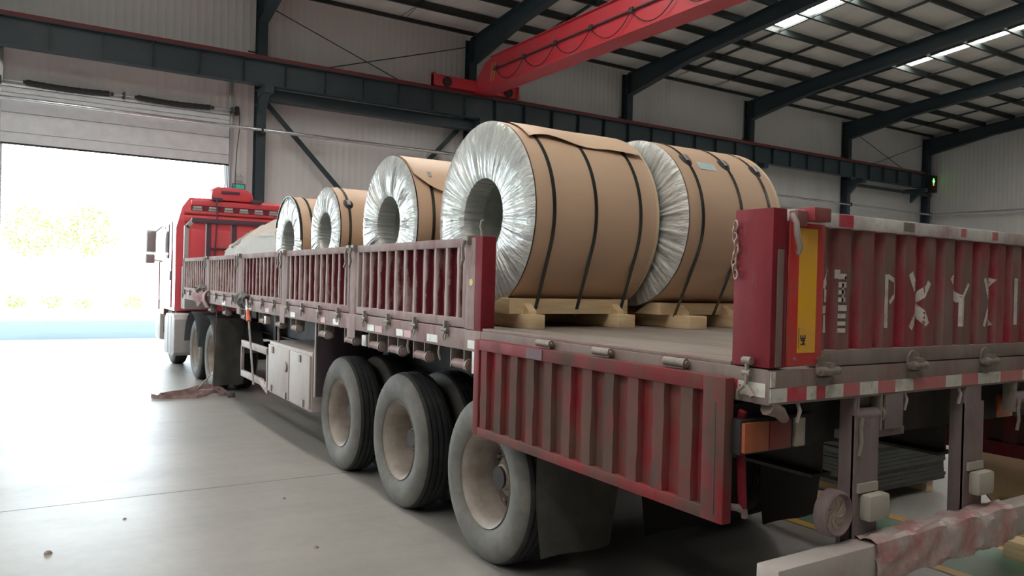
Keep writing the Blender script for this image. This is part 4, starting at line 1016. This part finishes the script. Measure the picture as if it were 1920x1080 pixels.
    if label_at:
        x0_, x1_, d0, d1 = label_at; rows = []
        for x in (x0_, (x0_+x1_)/2, x1_):
            rows.append([(x, yc+(R+.003)*math.cos(math.radians(180-d)), zc+(R+.003)*math.sin(math.radians(180-d))) for d in (d0,(d0+d1)/2,d1)])
        m = MB().grid(rows); m.build('paper_label', M['sticker'], root, fix=False)
    return root
def skid(label, X0, X1, yc, zc, R, runners, ztop, yr, front=.34, group='timber skids under the coils'):
    root = empty('timber_skid', ((X0+X1)/2, yc, ZD), label, 'skid', group)
    z1 = ZD+.092
    for x0_, x1_ in runners:
        MB().box(x0_, x1_, yc-yr, yc+yr, ZD, z1).build('runner', M['wood'], root, bevel=.006)
    for s_ in (-1, 1):
        yi = math.sqrt(max(.01, R*R-(zc-ztop)**2)); yi2 = math.sqrt(max(.0, R*R-(zc-z1)**2)) if R > zc-z1 else 0.0
        yo = yi+.12
        poly = [(X0, yc+s_*yo, z1), (X0, yc+s_*yo, ztop), (X0, yc+s_*(yi+.004), ztop), (X0, yc+s_*(yi2+.05), z1)]
        MB().prism(poly, (X1-X0,0,0)).build('saddle_block', M['wood'], root, bevel=.004)
        for x in (runners[0][1]-.10, runners[-1][0]+.02):
            a = yc+s_*yo; MB().prism([(x,a,z1),(x,a+s_*.065,z1),(x,a+s_*.06,z1+.022),(x,a,z1+.07)], (.06,0,0)).build('wedge', M['wood'], root)
    return root
C1 = coil('paper_coil', 'largest coil with a wavy paper flap along its top, nearest the open side', 2.70, 3.745, 4.684, 2.206, .663, .270, (2.845,3.185,3.575), 1, 1.54, strap_to=(.46,1.535), flap=(2.775,3.72,47,112,3.0,False))
skid('pale timber skid under the largest coil at the open side', 2.64, 3.64, 4.684, 2.206, .663, ((2.72,2.85),(3.47,3.62)), 1.648, .585)
C2 = coil('paper_coil', 'coil with a pale blue label and three buckled straps, behind the tailgate corner', 3.80, 4.753, 4.40, 2.212, .614, .255, (3.935,4.325,4.63), 2, 1.59, strap_to=(.36,1.535), buckles=((3.938,46),(4.325,46),(4.645,44)), label_at=(4.03,4.20,38,45))
skid('pale timber skid at right, under the coil with the blue label', 3.83, 4.74, 4.40, 2.212, .614, ((3.93,4.10),(4.45,4.6)), 1.632, .52)
C3 = coil('paper_coil', 'third coil from the rear, one buckled strap over its rounded paper flap', 2.60, 3.55, 6.12, 2.217, .582, .240, (2.745,3.25), 3, 1.6, strap_to=(.34,1.535), buckles=((2.752,41),), flap=(2.615,3.5,24,100,1.0,True))
skid('timber skid behind the side boards, under the third coil', 2.62, 3.5, 6.12, 2.217, .582, ((2.7,2.84),(3.3,3.44)), 1.66, .5)
C4 = coil('paper_coil', 'small coil with one strap and a dark buckle pad, fourth from the rear', 2.60, 3.45, 7.76, 2.222, .462, .200, (2.703,3.2), 4, 1.7, strap_to=(.30,1.56), buckles=((2.704,36),))
skid('timber skid behind the side boards, under the small fourth coil', 2.62, 3.4, 7.76, 2.222, .462, ((2.7,2.84),(3.2,3.34)), 1.80, .42)
C5 = coil('paper_coil', 'fifth coil from the rear, next to the tarpaulin-covered load', 2.60, 3.5, 9.07, 2.166, .52, .238, (2.725,3.2), 5, 1.6, strap_to=(.32,1.54))
MB().ribbon([(2.588,9.07+.525*math.cos(a),2.166+.525*math.sin(a)) for a in [math.radians(20+8*t) for t in range(21)]], .02, .006, (1,0,0)).build('face_cord', M['strap'], C5)
skid('timber skid behind the side boards, under the fifth coil', 2.62, 3.45, 9.07, 2.166, .52, ((2.7,2.84),(3.25,3.39)), 1.64, .45)

# tarpaulin-covered load at the front of the deck
prof = [(9.74,1.458),(9.72,2.0),(9.78,2.40),(9.95,2.52),(10.74,2.515),(11.4,2.46),(11.9,2.40),(12.35,2.34),(12.75,2.22),(12.98,2.06),(13.06,1.80),(13.10,1.458)]
rows = []; NX = 40
def cr(p0,p1,p2,p3,t): return .5*((2*p1)+(-p0+p2)*t+(2*p0-5*p1+4*p2-p3)*t*t+(-p0+3*p1-3*p2+p3)*t**3)
PP = []
for i in range(len(prof)-1):
    a = prof[max(i-1,0)]; b = prof[i]; c2 = prof[i+1]; d2 = prof[min(i+2,len(prof)-1)]
    for q in range(5): PP.append((cr(a[0],b[0],c2[0],d2[0],q/5), cr(a[1],b[1],c2[1],d2[1],q/5)))
PP.append(prof[-1])
for i in range(NX+1):
    u = i/NX; x = 2.62+1.85*u; k_ = 1-.55*max(0,abs(2*u-1)-.72)**1.1/.28*.45
    row = []
    for y, z in PP:
        zz = ZD+.004+(z-ZD)*k_; wv_ = .020*math.sin(y*11+u*9)+.014*math.sin(y*27+u*4)+.010*math.sin(y*47+u*3)
        row.append((x+.03*math.sin(y*6)*(1 if i in (0,NX) else 0), y+wv_*.4, max(ZD+.002, zz+wv_*(1 if z > 1.6 else 0))))
    rows.append(row)
m = MB().grid(rows); m.add(rows[0], [tuple(range(len(PP)))]); m.add(rows[-1], [tuple(range(len(PP)))[::-1]])
tp = empty('covered_load', (3.5, 11.4, ZD), 'load under a cream tarpaulin on the deck, just behind the red cab', 'load')
m.build('tarpaulin', M['tarp'], tp, fix=False, angle=60)
for y in (11.75, 12.05, 12.5):
    MB().tube([(2.60+1.87*t/16, y+.02*math.sin(t), (2.40 if y < 12 else 2.37 if y < 12.3 else 2.31)+.03-.9*max(0,abs(2*t/16-1)-.74)) for t in range(17)], .014, 6).build('tie_rope', M['guard'], tp)

# ------------------------------------------------------------------ rags, straps, bits on and under the trailer
def rag(x, y0, y1, z0, z1, seed, m_, name, label):
    rg = random.Random(seed); rows = []
    for i in range(25):
        u = i/24; y = y0+(y1-y0)*u; row = []
        top = z1-.05*abs(math.sin(u*7+seed)); bot = z0+.10*abs(math.sin(u*5.3+seed*2))+.04*rg.random()
        for k in range(9):
            v = k/8; z = top+(bot-top)*v; row.append((x-.035*math.sin(PI*v)*(1+.6*math.sin(u*17))-.006-.02*math.sin(u*23+v*5)*v, y+.02*math.sin(v*6+u*9), z))
        rows.append(row)
    m = MB().grid(rows); m.grid([[(p[0]+.02,p[1],p[2]) for p in r] for r in rows])
    return tag(m.build(name, m_, fix=False, angle=70), label, 'cloth')
rag(XS-.02, 12.2, 13.35, 1.22, 1.53, 3, M['rag'], 'cloth_bundle', 'pinkish rag bundle hanging over the trailer edge near the cab')
rag(XS-.03, 12.45, 13.05, 1.42, 1.60, 5, M['ragdark'], 'cloth_bundle', 'dark cloth tucked above the pinkish rag on the side boards')
rag(XS-.03, 9.75, 10.25, 1.30, 1.56, 8, M['ragdark'], 'cloth_bundle', 'dark knotted cloth hanging at the trailer edge over the side guard')
rb_ = empty('ratchet_bar', (XS-.02, 9.55, .6), 'thin pole with an orange handle hung from the trailer edge', 'tool')
MB().tube([(XS-.03,9.78,1.45),(XS-.04,9.66,1.30)], .016, 8).build('hook_end', M['alu'], rb_)
MB().tube([(XS-.04,9.66,1.33),(XS-.04,9.58,1.20)], [.018,.030], 10).build('orange_grip', M['orange'], rb_)
MB().tube([(XS-.04,9.58,1.20),(XS-.03,9.33,.46)], .013, 8).build('pole', M['guard'], rb_)

sp = empty('webbing_pile', (2.0, 11.75, 0), 'heap of brown tie-down webbing lying on the floor below the trailer', 'strap')
rg = random.Random(4)
def loop(pts, w_, name='webbing_loop', m_=None):
    MB().ribbon(pts, w_, .006, (0,.25,1)).build(name, m_ or M['web'], sp)
loop([(1.56,11.78,.02),(1.50,11.72,.035),(1.56,11.62,.03),(1.75,11.60,.045),(1.95,11.70,.05),(2.15,11.68,.06),(2.35,11.62,.07),(2.45,11.60,.05)], .055)
loop([(1.60,11.72,.03),(1.80,11.80,.05),(2.0,11.86,.06),(2.2,11.92,.10),(2.38,11.90,.09),(2.48,11.8,.06)], .065)
loop([(1.58,11.66,.03),(1.85,11.56,.028),(2.05,11.45,.03),(2.18,11.48,.05),(2.30,11.60,.08),(2.44,11.75,.07)], .05)
loop([(1.70,11.88,.03),(1.95,11.90,.05),(2.15,12.0,.08),(2.3,11.98,.11),(2.45,11.86,.06),(2.40,11.7,.035)], .06)
loop([(1.62,11.75,.04),(1.9,11.73,.06),(2.1,11.80,.11),(2.3,11.78,.12),(2.42,11.72,.10),(2.50,11.66,.04)], .06)
MB().ribbon([(XS-.03,11.50,1.32),(XS-.04,11.49,1.0),(XS-.05,11.50,.5),(XS-.06,11.52,.2),(XS-.02,11.56,.09),(2.36,11.65,.07)], .055, .005, (.2,1,0)).build('hanging_end', M['web'], sp)
MB().box(2.46, 2.56, 11.40, 11.47, .0, .07).build('buckle', M['ragdark'], sp, bevel=.008)
MB().tube([(2.12,11.80,.09),(2.2,11.74,.20),(2.27,11.70,.30)], .011, 6).build('loose_stick', M['guard'], sp)
for k_, (x, y, s_, lab) in enumerate(((.143,5.516,.026,'small dark scrap on the floor at the bottom left corner'),(1.62,4.85,.016,'small scrap on the floor left of the middle tyre'),(.62,6.05,.014,'tiny bit of grit on the floor near the slab joint'),(1.75,6.05,.014,'tiny chip on the floor beside the foremost trailer tyre'))):
    m = MB(); m.lathe([(0,.0001),(.0,s_),(s_*.4,s_*.8),(s_*.7,s_*.4),(s_*.75,.0001)], (x,y,0), 'Z', 7); m.build
    tag(m.build('floor_scrap', M['hub']), lab, 'debris', 'bits on the floor')

# ------------------------------------------------------------------ things on the floor beyond the trailer
c6 = empty('paper_coil', (6.15, 2.15, .2), 'paper-wrapped coil on the floor beyond the trailer at the right edge', 'coil')
def turn(mb, cx_, cy_):
    """axis X -> axis Y about a point"""
    mb.v = [(cx_-(p[1]-cy_), cy_+(p[0]-cx_), p[2]) for p in mb.v]; return mb
xc_, yc_, zc_, R_ = 6.12, 2.15, .80, .60
rows = [[(x, yc_+R_*math.cos(2*PI*k/64), zc_+R_*math.sin(2*PI*k/64)) for k in range(64)] for x in (xc_-.60,xc_+.60)]
turn(MB().grid(rows, wrap=True), xc_, yc_).build('kraft_wrapper', M['kraft'], c6, fix=False)
turn(film_disc(xc_-.61, yc_, zc_, R_, .25, -1, 21), xc_, yc_).build('end_film', M['film'], c6, angle=60)
turn(film_disc(xc_+.61, yc_, zc_, R_, .25, 1, 22), xc_, yc_).build('end_film', M['film'], c6, angle=60)
turn(MB().lathe([(.1,.25),(1.12,.25)], (xc_-.61,yc_,zc_), 'X', 40), xc_, yc_).build('bore_lining', M['bore'], c6, fix=False)
for x in (xc_-.25, xc_+.20): turn(MB().ribbon([(x, yc_+(R_+.004)*math.cos(2*PI*t/60), zc_+(R_+.004)*math.sin(2*PI*t/60)) for t in range(61)], .03, .004, (1,0,0)), xc_, yc_).build('steel_strap', M['strap'], c6)
sk = empty('timber_skid', (6.12, 2.15, 0), 'dark timber skid under the coil on the floor', 'skid')
for y in (1.75, 2.42): MB().box(5.55, 6.7, y, y+.14, 0, .12).build('runner', M['wood'], sk, bevel=.006)
for x in (5.72, 6.40): MB().box(x, x+.12, 1.6, 2.7, .12, .32).build('saddle_block', M['wood'], sk, bevel=.006)
st = empty('sheet_stack', (6.45, 4.3, 0), 'dark stack of flat sheets on the floor beyond the trailer', 'stack')
z = .10
MB().box(5.95, 6.05, 3.75, 4.75, 0, .10).build('bearer', M['wood'], st); MB().box(6.75, 6.85, 3.75, 4.75, 0, .10).build('bearer', M['wood'], st)
for k in range(22):
    j = rnd(-.012,.012); MB().box(5.86+j, 6.98+j, 3.72+rnd(-.01,.01), 4.8, z, z+.030).build('sheet', M['sheetdark'], st, fix=False); z += .033

# ------------------------------------------------------------------ outside: shrubs, trees
def leaf_blob(cx, cy, cz, rx, ry, rz_, n_, s_, rg):
    mb = MB()
    for _ in range(n_):
        while True:
            p = Vector((rg.uniform(-1,1),rg.uniform(-1,1),rg.uniform(-1,1)))
            if .35 < p.length < 1: break
        c = Vector((cx+p.x*rx, cy+p.y*ry, cz+p.z*rz_)); a = Vector((rg.uniform(-1,1),rg.uniform(-1,1),rg.uniform(-.6,.6))).normalized(); b = a.cross(Vector((rg.uniform(-1,1),rg.uniform(-1,1),1))).normalized()
        l_, w_ = s_*rg.uniform(.7,1.3), s_*.45; d_ = a.cross(b)*s_*.12
        mb.add([c-a*l_/2, c+b*w_/2+d_, c+a*l_/2, c-b*w_/2+d_], [(0,1,2),(0,2,3)])
    return mb
rg = random.Random(12)
sh = None
for k_, x in enumerate((-2.6, -1.5, -.4, 1.0, 2.2, 4.2, 6.0)):
    slab = ('leftmost','second from left','third from left','fourth from left','fifth from left','sixth from left','rightmost')[k_]+' of the low sunlit shrubs across the yard'
    if sh is None:
        sh = empty('low_shrub', (x, 39.4, .06), slab, 'shrub', 'shrubs across the yard')
        leaf_blob(x, 39.4, .40, .62, .45, .34, 420, .13, rg).build('foliage', M['leaf'], sh, fix=False, smooth=False)
        MB().cyl((x,39.4,.05),(x,39.4,.35),.03,6).build('stem', M['bark'], sh)
        sh0x = x
    else:
        c = sh.copy(); COL.objects.link(c); c.location = (x, 39.4+rg.uniform(-.3,.3), .06); c.rotation_euler = (0,0,rg.uniform(0,6)); c.scale = (1,1,rg.uniform(.7,1.15)); ORG[c] = c.location.copy(); c['label'] = slab
        for ch in sh.children:
            d = ch.copy(); COL.objects.link(d); d.parent = c
t0 = None
for k_, (x, y, s_) in enumerate(((.3,58,1.0),(3.6,62,1.1))):
    tl = ('left','right')[k_]+'-hand pale tree beyond the verge, washed out by the light'
    if t0 is None:
        t0 = empty('roadside_tree', (x, y, .06), tl, 'tree', 'trees beyond the yard')
        leaf_blob(x, y, 4.2, 1.9, 1.9, 1.7, 1300, .30, rg).build('foliage', M['leaf'], t0, fix=False, smooth=False)
        MB().tube([(x,y,0.05),(x+.05,y,1.5),(x-.05,y,3.6)], [.12,.09,.05], 8).build('trunk', M['bark'], t0)
    else:
        c = t0.copy(); COL.objects.link(c); c.location = (x, y, .06); c.rotation_euler = (0,0,rg.uniform(0,6)); c.scale = (s_,s_,s_); ORG[c] = c.location.copy(); c['label'] = tl
        for ch in t0.children:
            d = ch.copy(); COL.objects.link(d); d.parent = c
